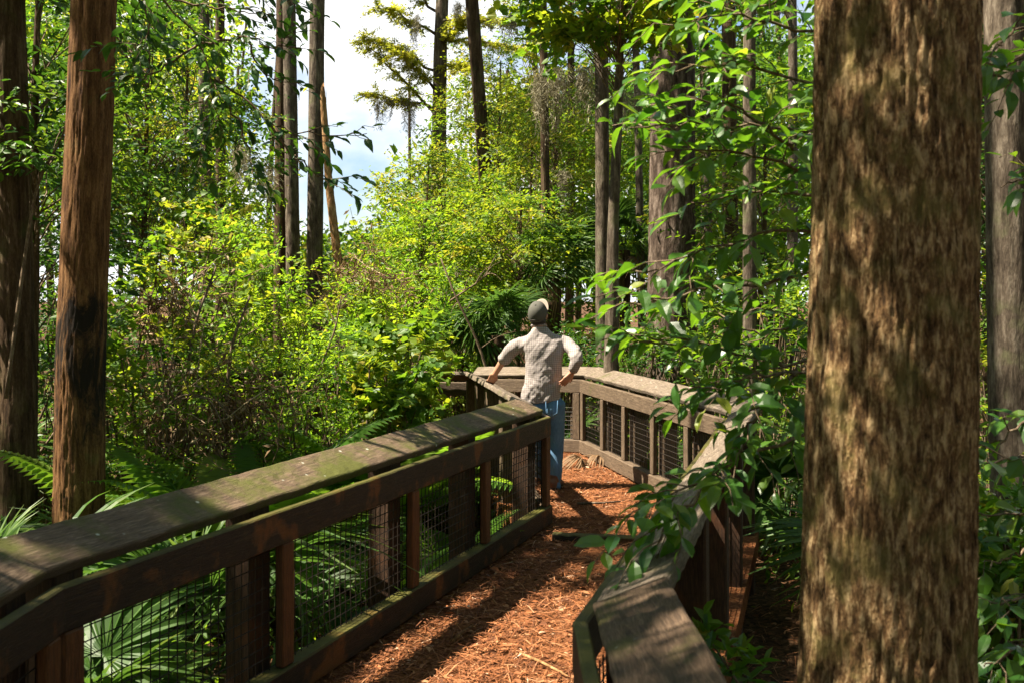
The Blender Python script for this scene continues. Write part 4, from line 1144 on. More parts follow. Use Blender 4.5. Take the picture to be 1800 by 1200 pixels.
# --- the cypress with moss on its branches, right of the sky
def cypress():
    Y = 24.0; g = np.random.default_rng(77)
    b = foot(770, Y); topx = PX(772, Y)
    root = empty('cypress_tree', b); tag(root, 'cypress with yellowish feathery branches reaching left over the sky', 'tree')
    acc = Acc(); trunk_mesh(acc, np.array([(0, 0, -.2), (0, 0, 4), (.05, 0, 8), (.2, 0, 12), (.2, .1, 15)]), [.24, .19, .165, .13, .05], sides=28, rings=90, furrow=.02, seed=9, flare=.4)
    acc.build('trunk', M['bark_grey'], root, smooth=True)
    br = Acc(); fol = Acc()
    specs = [((765, 125), (648, 66)), ((765, 200), (640, 78)), ((762, 190), (650, 165)), ((765, 60), (665, 15)), ((768, 90), (830, 30)), ((768, 130), (840, 120)), ((766, 20), (700, -30)), ((765, 160), (700, 95)), ((768, 40), (880, 40)), ((768, 70), (930, 95))]
    for (a, e) in specs:
        pa, pe = P3(a[0], a[1], Y), P3(e[0], e[1], Y - g.uniform(.2, 1.4))
        pts = bez(pa - b, pe - b, .12, 7, .05, g)
        tube(br, pts, np.linspace(.04, .010, 7), 5, cap=False)
        for t in np.linspace(.25, 1, 9):
            c = pts[0] * 0 + np.array([np.interp(t, np.linspace(0, 1, 7), pts[:, i]) for i in range(3)])
            p, d, n, s, _ = clump_spray(g, c, nrm(pe - pa), .36, 11, 30, .06, .35, .35)
            leaves(fol, p, d, n, s * 1.35, np.clip(g.normal(.55, .22, len(p)), 0, 1), LEAF_FAR, .7)
    br.build('branches', M['bark_grey'], root, smooth=True); fol.build('crown', M['cypress'], root)
cypress()

# --- spanish moss
def moss_mesh(g, w, ln, n, name):
    acc = Acc()
    cl = g.uniform(-w, w, max(3, n // 7)); cw = g.uniform(.25, 1.0, len(cl))          # tassels of several strands
    for q in range(n):
        i = g.integers(len(cl)); x0 = cl[i] + g.normal(0, .05); y0 = g.normal(0, .12) + (i % 3 - 1) * .15; l = ln * cw[i] * g.uniform(.45, 1.0)
        k = int(12 + l * 34); t = np.linspace(0, 1, k)
        x = x0 * (1 - t) + (cl[i] + g.normal(0, .03)) * t + .06 * np.sin(t * g.uniform(4, 14) + g.uniform(0, 6)) * l; z = -t * l + .12 * abs(x0 / (w + .1)) * ln * -.5
        p = np.stack([x, np.full(k, y0) + .04 * np.sin(t * g.uniform(5, 12)), z], -1) + g.normal(0, 1, (k, 3)) * (.030 * (1 - .8 * t))[:, None]
        d = g.normal(size=(k, 3)) * .8 + np.array([0, 0, -1.0])
        leaves(acc, p, d, g.normal(size=(k, 3)), g.uniform(.05, .13, k), np.clip(g.normal(.5, .25, k), 0, 1), LEAF_FAR, .13)
    return acc
def moss(label, px, py, Y, wpx, lpx, n, seed):
    g = np.random.default_rng(seed)
    a = moss_mesh(g, wpx / F * Y / 2, lpx / F * Y, n, 'm')
    o = a.build('spanish_moss', M['moss']); o.location = P3(px, py, Y)
    tag(o, label, 'moss', 'spanish moss hanging from the branches')
MS = [('moss tuft hanging from the topmost cypress branch beside the sky', 728, 28, 23.4, 40, 75, 26), ('moss beards under the lowest cypress spray left of the trunks', 695, 172, 23.3, 70, 80, 60),
      ('small moss tail under the tip of the middle cypress spray', 682, 78, 23.3, 22, 45, 18), ('moss thread hanging between the middle and lowest cypress sprays', 720, 95, 23.2, 14, 75, 14),
      ('moss beard at the top between the two centre trunks', 805, 8, 23.0, 40, 60, 34), ('pale moss curtain under the top edge right of the leaning trunk', 890, 25, 19.0, 75, 65, 55),
      ('long grey moss curtain hanging left of the smooth pale trunk', 962, 120, 13.9, 36, 230, 70), ('moss curtain just left of the smooth pale trunk, shorter', 1012, 120, 13.9, 56, 120, 60),
      ('moss hanging over the sky hole near the dark centre trunk', 985, 300, 17.0, 26, 90, 30), ('thin moss strings over the white gap above the palm', 825, 400, 16.5, 70, 120, 60),
      ('dark moss fringe at the top beside the sky hole on the right', 1345, 8, 15.0, 80, 55, 60),
      ('moss shreds between the thin grey trunk and the flaky pine', 1112, 160, 15.0, 50, 90, 40), ('dusky moss hanging off the branch left of the pine pair', 425, 262, 12.5, 40, 100, 26),
      ('moss string left of the pine pair reaching the thicket', 470, 290, 12.5, 16, 110, 14)]
for k, m_ in enumerate(MS): moss(*m_, seed=300 + k)

# ------------------------------------------------------------------ shrubs, vines
def shrub(label, px, Y, py_top, wpx, n, leafmat, seed, size=.075, tmpl=LEAF_MID, tlo=.1, thi=.9, L=.42, ntw=7, nlf=9, name='shrub', cat='shrub', group='shrubs and vines of the thicket', nst=15, depth=1.0, py_bot=None, stem='twig', droop=.25, arch=.5):
    g = np.random.default_rng(seed * 17 + 3)
    b = foot(px, Y); root = empty(name, b); tag(root, label, cat, group)
    top = P3(px, py_top, Y)[2]; bot = b[2] + .1 if py_bot is None else P3(px, py_bot, Y)[2]
    w = wpx / F * Y / 2
    cs = ell(g, n, (b[0], Y, (top + bot) / 2), (w, depth, (top - bot) / 2), .35)
    st = Acc()
    for k in range(nst):
        e = cs[g.integers(len(cs))] - b
        s0 = np.array([g.normal(0, .15 * w), g.normal(0, .15), -.1])
        tube(st, bez(s0, e, g.uniform(0, arch) * .4, 6, .05, g), np.linspace(g.uniform(.010, .026), .004, 6), 5, cap=False)
    for c in cs:
        a0 = np.array([c[0] * .6 + b[0] * .4, c[1] * .7 + b[1] * .3, max(b[2], c[2] - g.uniform(.3, .9))]) - b
        tube(st, bez(a0, c - b, .05, 4, .03, g), np.linspace(.007, .003, 4), 4, cap=False)
    st.build('stems', M[stem], root, smooth=True)
    outs = nrm(cs - np.array([b[0], Y, bot]))
    make_crown(g, cs - b, outs, L, ntw, nlf, size, tmpl, tlo, thi, droop).build('foliage', M[leafmat], root)
    return root
S = [ # label, px, Y, py_top, width, clumps, mat, kw
 ('dim shrub between the far left trunk and the scorched trunk', 60, 8.4, 440, 150, 40, 'leaf_dark', dict(tlo=.2, thi=1)),
 ('dim leafy bush just right of the scorched trunk', 235, 9.0, 450, 190, 36, 'leaf', dict(tlo=.1, thi=.8, tmpl=LEAF_VINE, size=.07)),
 ('vine covered bush with broad lobed leaves at the middle left', 320, 10.6, 350, 240, 54, 'leaf', dict(tlo=.2, thi=1, tmpl=LEAF_VINE, size=.068, L=.38)),
 ('sunlit bush with yellow green leaves left of the pine pair', 415, 12.4, 360, 190, 60, 'leaf_lime', dict(tlo=.0, thi=.75, size=.07, L=.38)),
 ('glowing vine mound under the pine pair', 490, 11.6, 455, 180, 78, 'leaf_lime', dict(tlo=.1, thi=.9, size=.08, L=.34, ntw=6)),
 ('glowing vine mound under the lone grey trunk', 570, 11.8, 505, 170, 60, 'leaf_lime', dict(tlo=.1, thi=.8, size=.08, L=.34, ntw=6)),
 ('shady tangled bush in front of the broad leaved bush', 300, 8.2, 610, 190, 32, 'leaf', dict(tlo=.2, thi=.8, size=.055, L=.34)),
 ('half lit tangled bush left of the white stemmed thicket', 410, 8.6, 600, 190, 36, 'leaf', dict(tlo=.3, thi=.95, size=.055, L=.34)),
 ('leafy thicket of small leaves above the middle of the left railing', 520, 8.8, 625, 180, 36, 'leaf_lime', dict(tlo=.0, thi=.6, size=.055, L=.34)),
 ('lit bush of small leaves left of the large round leaved vine', 600, 9.8, 575, 160, 46, 'leaf_lime', dict(tlo=.0, thi=.7, size=.055, L=.34)),
 ('round leaved vine bush hanging over the railing end left of the man', 700, 9.8, 560, 140, 42, 'leaf', dict(tlo=.3, thi=.9, tmpl=LEAF_VINE, size=.085, py_bot=735, L=.34)),
 ('bright bush behind the round leaved vine', 700, 13.0, 470, 190, 60, 'leaf_lime', dict(tlo=.1, thi=.85, size=.08)),
 ('bush with reddish dry sprays below the dead snag', 622, 13.5, 462, 130, 46, 'leaf_lime', dict(tlo=.5, thi=1.0, size=.06)),
 ('green bush at the left of the leaning palm', 775, 13.5, 470, 150, 60, 'leaf_lime', dict(tlo=.1, thi=.8, size=.075)),
 ('yellow green bush far behind the palm trunk', 790, 18.5, 420, 200, 60, 'leaf_lime', dict(tlo=.2, thi=.9, size=.09)),
 ('shaded bush behind the smooth pale trunk', 1040, 15.0, 520, 150, 44, 'leaf', dict(tlo=.2, thi=.8)),
 ('shaded bush at the foot of the flaky pine', 1130, 12.2, 560, 130, 36, 'leaf_dark', dict(tlo=.2, thi=1)),
 ('low green bush behind the right railing corner', 1250, 10.8, 540, 170, 52, 'leaf', dict(tlo=.2, thi=.9)),
 ('dim green bush beside the speckled trunk', 1370, 9.4, 470, 170, 52, 'leaf', dict(tlo=.1, thi=.85)),
 ('bush with yellowing leaves at the far right edge behind the broad trunk', 1770, 9.6, 420, 130, 44, 'leaf', dict(tlo=.2, thi=1)),
 ('low leafy plant on the forest floor right of the huge trunk', 1765, 4.7, 860, 130, 30, 'leaf_near', dict(tlo=.2, thi=.9, size=.095, L=.3, depth=.35)),
 ('small leafy seedling beside the bottom right railing', 1262, 3.9, 1085, 90, 9, 'leaf_near', dict(tlo=.2, thi=.7, size=.085, L=.16, depth=.15, ntw=5, nlf=6)),
 ('far bush beside the path beyond the man', 900, 19.5, 450, 170, 46, 'leaf', dict(tlo=.3, thi=.9, size=.09)),
 ('dark bush between the palm and the smooth pale trunk', 1000, 13.2, 585, 110, 34, 'leaf_dark', dict(tlo=.2, thi=1)),
 ('dim bush filling the gap right of the flaky pine', 1290, 14.2, 420, 200, 54, 'leaf_dark', dict(tlo=.2, thi=1)),
 ('dark bush behind the far left trunk', 110, 11.0, 520, 200, 50, 'leaf_dark', dict(tlo=.2, thi=1)),
]
for k, (lab, px, Y, pt, w, n, mt, kw) in enumerate(S): shrub(lab, px, Y, pt, w, n, mt, 500 + k, **kw)

# arching bare canes in the left thicket
def canes():
    arcs = [('long bare cane arching over the left thicket', [(232, 850, 8.0), (300, 690, 8.0), (350, 672, 8.0), (400, 720, 8.0), (455, 860, 8.1)]),
            ('bare cane arching lower beside the long cane', [(250, 860, 7.9), (285, 710, 7.9), (330, 690, 7.9), (372, 700, 7.9), (396, 760, 7.9)]),
            ('dark forked stem rising through the left thicket', [(392, 820, 8.3), (398, 690, 8.3), (408, 600, 8.3), (440, 520, 8.4)]),
            ('dark crooked stem left of the forked stem', [(310, 800, 8.6), (330, 640, 8.6), (345, 560, 8.6), (380, 470, 8.8)]),
            ('pale leaning stem near the far left trunk', [(10, 700, 7.0), (60, 330, 7.2), (110, 240, 7.3), (118, 215, 7.3)]),
            ('thin upright stem left of the round leaved vine', [(640, 840, 9.0), (646, 720, 9.0), (650, 640, 9.0)]),
            ('slender stem leaning across the thicket below the sky gap', [(520, 800, 9.2), (545, 690, 9.2), (590, 580, 9.3), (600, 520, 9.3)]),
            ('dark slanting bare stem in front of the palm', [(868, 690, 12.4), (840, 600, 12.4), (800, 520, 12.4), (775, 455, 12.5)]),
            ('bare branch crossing the white gap above the palm', [(790, 530, 12.6), (835, 500, 12.6), (862, 478, 12.6)])]
    for lab, p in arcs:
        pts = np.array([P3(*q) for q in p]); 
        if p[0][1] > 780: pts[0][2] = gz(pts[0][0], pts[0][1]) - .05
        t = np.linspace(0, 1, len(pts)); tt = np.linspace(0, 1, 22)
        P = np.stack([np.interp(tt, t, pts[:, a]) for a in range(3)], -1)
        for _ in range(4): P[1:-1] = .25 * P[:-2] + .5 * P[1:-1] + .25 * P[2:]
        acc = Acc(); tube(acc, P, np.linspace(.014, .006, 22) * (1.5 if 'dark' in lab else 1.0), 7)
        gg = np.random.default_rng(int(pts[0][0] * 100) & 255)
        for q in range(7):
            i = gg.integers(4, 20); e = P[i] + gg.normal(0, .22, 3) + (0, 0, .12)
            tube(acc, bez(P[i], e, .04, 4), np.linspace(.006, .002, 4), 4, cap=False)
        tag(acc.build('bare_stem', M['twig'], smooth=True), lab, 'stem', 'bare stems in the thicket')
canes()

# dry brown brush caught in the thicket
def dry_brush(label, px, py, Y, wpx, hpx, n, seed):
    g = np.random.default_rng(seed); c = P3(px, py, Y); w = wpx / F * Y / 2; h = hpx / F * Y / 2
    acc = Acc()
    for k in range(n):
        a = c + g.normal(size=3) * np.array([w, .3, h]) * .5; u = nrm(g.normal(size=3) * np.array([1, .5, .8]) + np.array([.5, 0, -.5])); l = g.uniform(.25, .8)
        tube(acc, bez(a, a + u * l, -.06, 5, .02, g), np.linspace(.006, .002, 5), 4, g.random(), cap=False)
        m = 10; t = g.random(m)
        leaves(acc, a + u * l * t[:, None] + g.normal(0, .03, (m, 3)), g.normal(size=(m, 3)) + (0, 0, -.8), g.normal(size=(m, 3)), g.uniform(.04, .11, m), g.random(m), LEAF_FAR, .6)
    tag(acc.build('dry_brush', M['dead_frond']), label, 'dry brush', 'dry brush in the thicket')
dry_brush('reddish dry brush inside the broad leaved bush right of the scorched trunk', 280, 545, 9.2, 130, 130, 70, 1)
dry_brush('dry brush below the dead snag beside the glowing mound', 640, 480, 12.6, 110, 90, 60, 2)
dry_brush('brown dry brush low in the thicket above the middle of the cap', 430, 720, 8.2, 170, 140, 60, 3)
dry_brush('dry twigs near the lit ferns left of the middle', 290, 740, 8.0, 110, 140, 45, 4)
# ------------------------------------------------------------------ palmettos and palms
def fan_mesh(g, R=.5, nb=22, spread=2.1, droop=.25, pet=.55, split=.45, dead=False):
    """one fan frond: petiole along +X from the origin, then blades"""
    acc = Acc()
    pts = bez((0, 0, 0), (pet, 0, 0), .05 * pet, 6)
    tube(acc, pts, np.linspace(.010, .006, 6), 5, .55, cap=False)
    e = np.array([pet, 0, 0])
    V = []; Fc = []; T_ = []
    for k in range(nb):
        a = (k / (nb - 1) - .5) * 2 * spread + g.normal(0, .02)
        r = R * (1 - .22 * (abs(a) / spread) ** 2) * g.uniform(.9, 1.05)
        w = R * .036 if not dead else R * .035
        d = np.array([math.cos(a), math.sin(a), 0]); s = np.array([-d[1], d[0], 0])
        cup = .22 * abs(math.sin(a)) + g.normal(0, .04)
        dr = droop * g.uniform(.5, 1.6)
        ns = 7; i0 = len(V)
        for j in range(ns):
            t = j / (ns - 1)
            c = e + d * r * t * (1 - .18 * dr * t * t) + np.array([0, 0, cup * r * t - dr * r * t ** 2.4])
            ww = w * (0.25 + 2.4 * t if t < .35 else 1.09 * (1 - ((t - .35) / .65) ** 1.6)) + .0008
            fold = .55 * ww
            V += [c - s * ww + (0, 0, fold), c + (0, 0, 0), c + s * ww + (0, 0, fold)]
            T_ += [np.clip(g.normal(.4, .12) + .35 * t ** 4, 0, 1)] * 3
        for j in range(ns - 1):
            o = i0 + j * 3
            Fc += [(o, o + 1, o + 4, o + 3), (o + 1, o + 2, o + 5, o + 4)]
    acc.add(V, Fc, np.array(T_))
    return acc
gf = np.random.default_rng(900)
FANS = [fan_mesh(gf, .54, 30, 2.0, d, .62).mesh('frond', M['palm']) for d in (.25, .45, .65, .9)]
FANS_BIG = [fan_mesh(gf, .66, 34, 2.3, d, .7).mesh('frond', M['palm']) for d in (.45, .7, .95)]
FANS_DEAD = [fan_mesh(gf, .6, 16, 1.4, 1.1, .6, dead=True).mesh('frond', M['dead_frond']) for _ in range(2)]

def frond_rot(az, el, roll):
    return (Matrix.Rotation(az, 4, 'Z') @ Matrix.Rotation(-el, 4, 'Y') @ Matrix.Rotation(roll, 4, 'X')).to_euler()
def palmetto(label, x, y, n=11, scale=1.0, seed=0, zoff=0.0, fans=None, elr=(.15, 1.25), azr=(0, 6.283), group='saw palmettos on the forest floor', dead=0):
    g = np.random.default_rng(seed + 40)
    z = gz(x, y) + zoff
    root = empty('palmetto', (x, y, z)); tag(root, label, 'palmetto', group)
    acc = Acc()
    tube(acc, [(0, 0, -.12), (.02, .0, .02), (.03, .02, .12)], [.07, .06, .035], 9)
    acc.build('stem_base', M['bark_dark'], root, smooth=True)
    fans = fans or FANS
    for k in range(n):
        az = azr[0] + (azr[1] - azr[0]) * (k + g.random()) / n; el = g.uniform(*elr)
        put('frond', fans[g.integers(len(fans))], root, (g.normal(0, .03), g.normal(0, .03), .08), frond_rot(az, el, g.normal(0, .5)), scale * g.uniform(.75, 1.15))
    for k in range(dead):
        put('dead_frond', FANS_DEAD[k % 2], root, (0, 0, .10), frond_rot(g.uniform(0, 6.28), g.uniform(-.2, .3), g.normal(0, .4)), scale * g.uniform(.7, 1.0))
    return root
PM = [('palmetto with long pale blades behind the nearest wire panel on the left', -2.1, 4.25, 13, 1.05, 1), ('palmetto low in the bottom left corner behind the wire', -2.2, 3.2, 10, .85, 2),
      ('palmetto with tall fans behind the second wire panel', -1.65, 5.45, 12, 1.1, 3), ('palmetto standing behind the long railing beyond the tall fans', -2.9, 5.3, 12, 1.1, 4),
      ('palmetto under the long railing between its middle posts', -1.55, 6.9, 10, .85, 5), ('palmetto at the foot of the scorched trunk', -2.45, 6.1, 10, 1.1, 6),
      ('palmetto sprouting by the far left trunk', -3.6, 6.5, 9, .95, 7),
      ('dark palmetto behind the corner post of the right railing', 2.75, 8.2, 13, 1.25, 8), ('dark palmetto right of the right railing, nearer the huge trunk', 2.45, 6.3, 11, 1.0, 9),
      ('large shaded palmetto farther right behind the huge trunk', 3.1, 9.3, 12, 1.2, 10), ('palmetto behind the sunlit railing', 2.25, 10.6, 11, .95, 11),
      ('palmetto behind the wire of the short railing facing the camera', .4, 12.7, 12, 1.0, 12), ('palmetto below the round leaved vine', -1.35, 9.4, 9, .8, 13),
      ('palmetto far behind the flaky pine', 3.3, 14.5, 11, 1.2, 14), ('dark palmetto at the far left in the shade', -4.7, 8.6, 10, 1.1, 15)]
for k, (lab, x, y, n, s, sd) in enumerate(PM): palmetto(lab, x, y, n, s, sd, dead=2 if k < 4 else (1 if k % 3 == 0 else 0))

def sabal(label, px, Y, py_top, n, seed, r=.11, lean=0.0, nd=4, fans=None, scale=1.0):
    g = np.random.default_rng(seed)
    b = foot(px, Y); top = P3(px, py_top, Y); H = top[2] - b[2]
    root = empty('cabbage_palm', b); tag(root, label, 'palm', 'cabbage palms beyond the bend of the boardwalk')
    acc = Acc(); trunk_mesh(acc, np.array([(0, 0, -.2), (lean * .5, 0, H * .5), (lean, 0, H)]), [r * 1.1, r, r * .95], sides=24, rings=60, furrow=.05, fth=3, fz=6, lump=.06, seed=seed)
    acc.build('trunk', M['bark_dark'], root, smooth=True)
    for k in range(n):
        az = 6.283 * (k + g.random()) / n; el = g.uniform(-.35, 1.25)
        put('frond', (fans or FANS_BIG)[g.integers(3)], root, (lean, 0, H + g.uniform(-.1, .1)), frond_rot(az, el, g.normal(0, .6)), scale * g.uniform(.75, 1.1))
    for k in range(nd):
        put('dead_frond', FANS_DEAD[k % 2], root, (lean, 0, H - .12), frond_rot(-1.7 + k * .6, g.uniform(-.3, .1), g.normal(0, .3)), .6)
sabal('short cabbage palm with drooping green fans left of the man', 868, 12.9, 590, 14, 61, lean=.05, nd=0, scale=.6)
sabal('taller cabbage palm with dark fans above the man', 975, 14.9, 475, 15, 62, nd=1, scale=.7)
sabal('cabbage palm with spiky fans behind the smooth pale trunk', 1098, 17.5, 440, 15, 63, nd=2)
sabal('low drooping cabbage palm at the end of the railing left of the man', 812, 13.4, 640, 13, 64, nd=0, scale=.85)

# heap of dead fronds on the walkway at the far bend
def frond_pile():
    c = gp(1012, 800); root = empty('dead_frond_pile', (c[0] + .12, 11.0, .02)); tag(root, 'small heap of pale dead palm fronds lying at the far bend of the path', 'dead fronds')
    for k in range(5): put('dead_frond', FANS_DEAD[k % 2], root, (.05 * k - .1, .06 * k - .2, .03), frond_rot(-.4 + k * .5 - 1.2, .12, .3 * k - .6), .55)
frond_pile()

# ------------------------------------------------------------------ ferns
def fern_mesh(g, n=9, ln=.75):
    acc = Acc(); P_, D_, N_, S_, T_ = [], [], [], [], []
    for k in range(n):
        az = 6.283 * (k + g.random() * .7) / n; l = ln * g.uniform(.7, 1.15); up = g.uniform(.95, 1.55)
        h = np.array([math.cos(az), math.sin(az), 0]); t = np.linspace(0, 1, 34)
        ax = h[None, :] * (l * .75 * t ** 1.15)[:, None]; ax[:, 2] = l * (up * t * .95 - .62 * t ** 2.2)
        tube(acc, ax[::4], np.linspace(.004, .0015, len(ax[::4])), 4, .3, cap=False)
        tg = nrm(np.gradient(ax, axis=0)); sd = np.array([-h[1], h[0], 0]); nn = np.cross(tg, sd[None, :]); nn = np.where(nn[:, 2:3] < 0, -nn, nn)
        s = (l * .23 * np.sin(np.pi * np.clip(t, .04, 1) ** .75) + .008)
        for sg in (1, -1):
            P_.append(ax[3:]); D_.append((sd[None, :] * sg + tg * .35 + nn * -.12)[3:]); N_.append(nn[3:] + g.normal(0, .08, (31, 3))); S_.append(s[3:]); T_.append(np.full(31, np.clip(g.normal(.5, .2), 0, 1)))
    leaves(acc, np.concatenate(P_), np.concatenate(D_), np.concatenate(N_), np.concatenate(S_), np.concatenate(T_), LEAF_FAR, .42)
    return acc.mesh('fern', M['fern'])
gq = np.random.default_rng(1500)
FERNS = [fern_mesh(gq, 10, .8), fern_mesh(gq, 12, .7), fern_mesh(gq, 9, .95)]
FN = [('bright fern behind the railing cap right of the scorched trunk', -2.45, 7.0, 2.1), ('tall sunlit fern clump behind the cap left of the tangled bush', -2.0, 7.2, 2.2), ('fern hanging beside the scorched trunk base', -2.75, 6.9, 1.0),
      ('fern beneath the tangled bush behind the middle of the cap', -1.6, 7.5, 1.9), ('yellow green fern at the railing end left of the man', -.85, 9.0, 1.9), ('fern right below the round leaved vine', -1.05, 8.6, 1.8),
      ('fern peeking over the cap in the middle', -1.2, 8.1, 1.9), ('fern behind the third wire panel of the long railing', -.75, 6.4, 1.0), ('fern behind the last wire panel of the long railing', -.45, 7.2, .9),
      ('fern in the shade at the left between the two left trunks', -3.3, 7.0, 1.0), ('fern behind the wire facing the camera, right of the man', .95, 12.2, 1.15), ('fern behind the sunlit wire railing', 1.5, 10.2, .9),
      ('small green fern growing at the far bend of the right railing', .98, 11.2, .45), ('fern low behind the first wire panel', -2.3, 4.9, .9), ('fern under the vine at the back of the path', -.5, 9.7, 1.0), ('fern deep left behind the bushes', -2.9, 8.4, 1.1),
      ('fern at the foot of the bright vine mounds', -2.1, 9.6, 1.2), ('fern near the railing that goes off to the left', -1.4, 10.4, 1.0)]
for k, (lab, x, y, s) in enumerate(FN):
    o = put('fern', FERNS[k % 3], None, (x, y, gz(x, y) + (0.0)), (0, 0, k * 1.7), s); tag(o, lab, 'fern', 'ferns along the boardwalk')

# ------------------------------------------------------------------ branches of glossy leaves close by
def leafy_branches(root, base, paths, leaf, seed, mat, size=.11, per=9, tw=.26, gapk=1.0, ntwig=5):
    g = np.random.default_rng(seed)
    br = Acc(); fo = Acc(); P_, D_, N_, S_, T_ = [], [], [], [], []
    for pts in paths:
        p = np.array([P3(*q) for q in pts]); t = np.linspace(0, 1, len(p)); tt = np.linspace(0, 1, 16)
        Q = np.stack([np.interp(tt, t, p[:, a]) for a in range(3)], -1)
        for _ in range(3): Q[1:-1] = .25 * Q[:-2] + .5 * Q[1:-1] + .25 * Q[2:]
        Q[1:-1] += g.normal(0, .008, (14, 3))
        tube(br, Q - base, np.linspace(.008, .0022, 16), 6, cap=False)
        tg = nrm(np.gradient(Q, axis=0)); ln = np.linalg.norm(np.diff(Q, axis=0), axis=1).sum()
        nt = max(2, int(ln / .13 * gapk))
        for k in range(nt):
            f = .18 + .82 * (k + g.random()) / nt; i = min(15, int(f * 15))
            c = Q[i]; sgn = 1 if k % 2 else -1
            side = nrm(np.cross(tg[i], [0, 0, 1.0])) * sgn
            u = nrm(tg[i] * .8 + side * g.uniform(.3, .9) + g.normal(0, .3, 3) + np.array([0, 0, -.12]))
            l = tw * g.uniform(.5, 1.2)
            e = c + u * l; tw_ = bez(c, e, .02, 4, .01, g)
            tube(br, tw_ - base, np.linspace(.0028, .0014, 4), 4, cap=False)
            m = max(3, int(per * l / tw * g.uniform(.7, 1.1)))
            for q in range(m):
                s_ = (q + .6) / m
                pos = np.array([np.interp(s_, np.linspace(0, 1, 4), tw_[:, a]) for a in range(3)])
                nn = nrm(np.array([g.normal(0, .3), g.normal(0, .3) - .12, 1.0])); sd = nrm(np.cross(nn, u)) * (1 if q % 2 else -1)
                an = g.uniform(.5, 1.1) if q < m - 1 else .1
                d = u * math.cos(an) + sd * math.sin(an) + np.array([0, 0, g.normal(-.06, .20)])
                P_.append(pos); D_.append(d); N_.append(nn); S_.append(size * g.uniform(.55, 1.15)); T_.append(np.clip(g.normal(.42, .22), 0, .93))
    P_, D_, N_, S_, T_ = map(np.array, (P_, D_, N_, S_, T_)); pick = g.integers(0, 4, len(P_))
    for q, (bend, wd, tw_) in enumerate(((.0, 1.0, .0), (.22, .82, .10), (-.16, 1.08, -.08), (.45, .9, .16))):      # leaves curl and twist differently
        tv, tf = leaf; v2 = tv.copy(); v2[:, 2] += -bend * tv[:, 0] ** 2 + tw_ * tv[:, 1] * np.sin(tv[:, 0] * 3) * 2
        v2[:, 1] *= wd * (1 + .12 * np.sin(tv[:, 0] * 9 + q)); k_ = pick == q
        leaves(fo, P_[k_] - base, D_[k_], N_[k_], S_[k_], T_[k_], (v2, tf), 1.0)
    br.build('branches', M['twig'], root, smooth=True)
    fo.build('foliage', M[mat], root)
def glossy_tree():
    b = np.array([1.62, 3.95, gz(1.62, 3.95)])
    root = empty('young_tree', b); tag(root, 'young tree with glossy oval leaves whose branches reach over the right railing', 'tree')
    acc = Acc(); trunk_mesh(acc, np.array([(0, 0, -.1), (-.03, .0, 1.0), (-.10, -.08, 2.0), (-.12, -.1, 3.2)]), [.035, .03, .024, .012], sides=12, rings=40, furrow=.004, lump=.05, seed=3)
    acc.build('trunk', M['bark_grey'], root, smooth=True)
    z = 3.6
    A = lambda *q: [(1590, 300, 3.85)] + list(q)
    paths = [[(1585, 40, 3.85), (1430, 60, 3.5), (1300, 20, 3.4), (1214, 40, 3.3)], [(1585, 120, 3.85), (1430, 150, 3.45), (1274, 110, 3.35), (1136, 125, 3.3)],
             [(1585, 200, 3.85), (1420, 230, 3.5), (1248, 215, 3.4), (1106, 225, 3.4)], [(1585, 260, 3.85), (1430, 300, 3.4), (1300, 270, 3.3), (1188, 265, 3.2)],
             [(1585, 330, 3.85), (1440, 345, 3.6), (1330, 330, 3.5), (1214, 365, 3.4)], [(1585, 380, 3.85), (1440, 400, 3.5), (1310, 420, 3.4), (1196, 455, 3.3), (1119, 480, 3.3)],
             [(1580, 440, 3.85), (1420, 480, 3.5), (1340, 500, 3.4), (1248, 505, 3.3), (1171, 525, 3.2), (1106, 545, 3.2)], [(1580, 520, 3.9), (1440, 560, 3.6), (1340, 590, 3.5), (1257, 560, 3.5)],
             [(1578, 600, 3.9), (1420, 645, 3.5), (1282, 620, 3.4), (1162, 600, 3.3), (1106, 605, 3.3)],
             [(1578, 700, 3.9), (1400, 770, 3.4), (1291, 800, 3.25), (1205, 860, 3.1), (1145, 890, 3.05)],
             [(1578, 640, 3.9), (1400, 655, 3.4), (1310, 660, 3.25), (1240, 690, 3.15)], [(1400, 655, 3.4), (1330, 730, 3.3), (1290, 770, 3.25)],
              [(1291, 800, 3.25), (1231, 860, 3.1), (1179, 920, 3.05), (1145, 965, 3.0)], [(1585, 10, 3.85), (1450, -20, 3.5), (1330, 10, 3.5), (1239, -10, 3.6)], [(1430, 300, 3.4), (1380, 250, 3.3), (1300, 190, 3.2), (1205, 170, 3.1)]]
    leafy_branches(root, b, paths, LEAF_BIG, 5, 'leaf_near', size=.10, per=9, tw=.25, gapk=1.3)
glossy_tree()
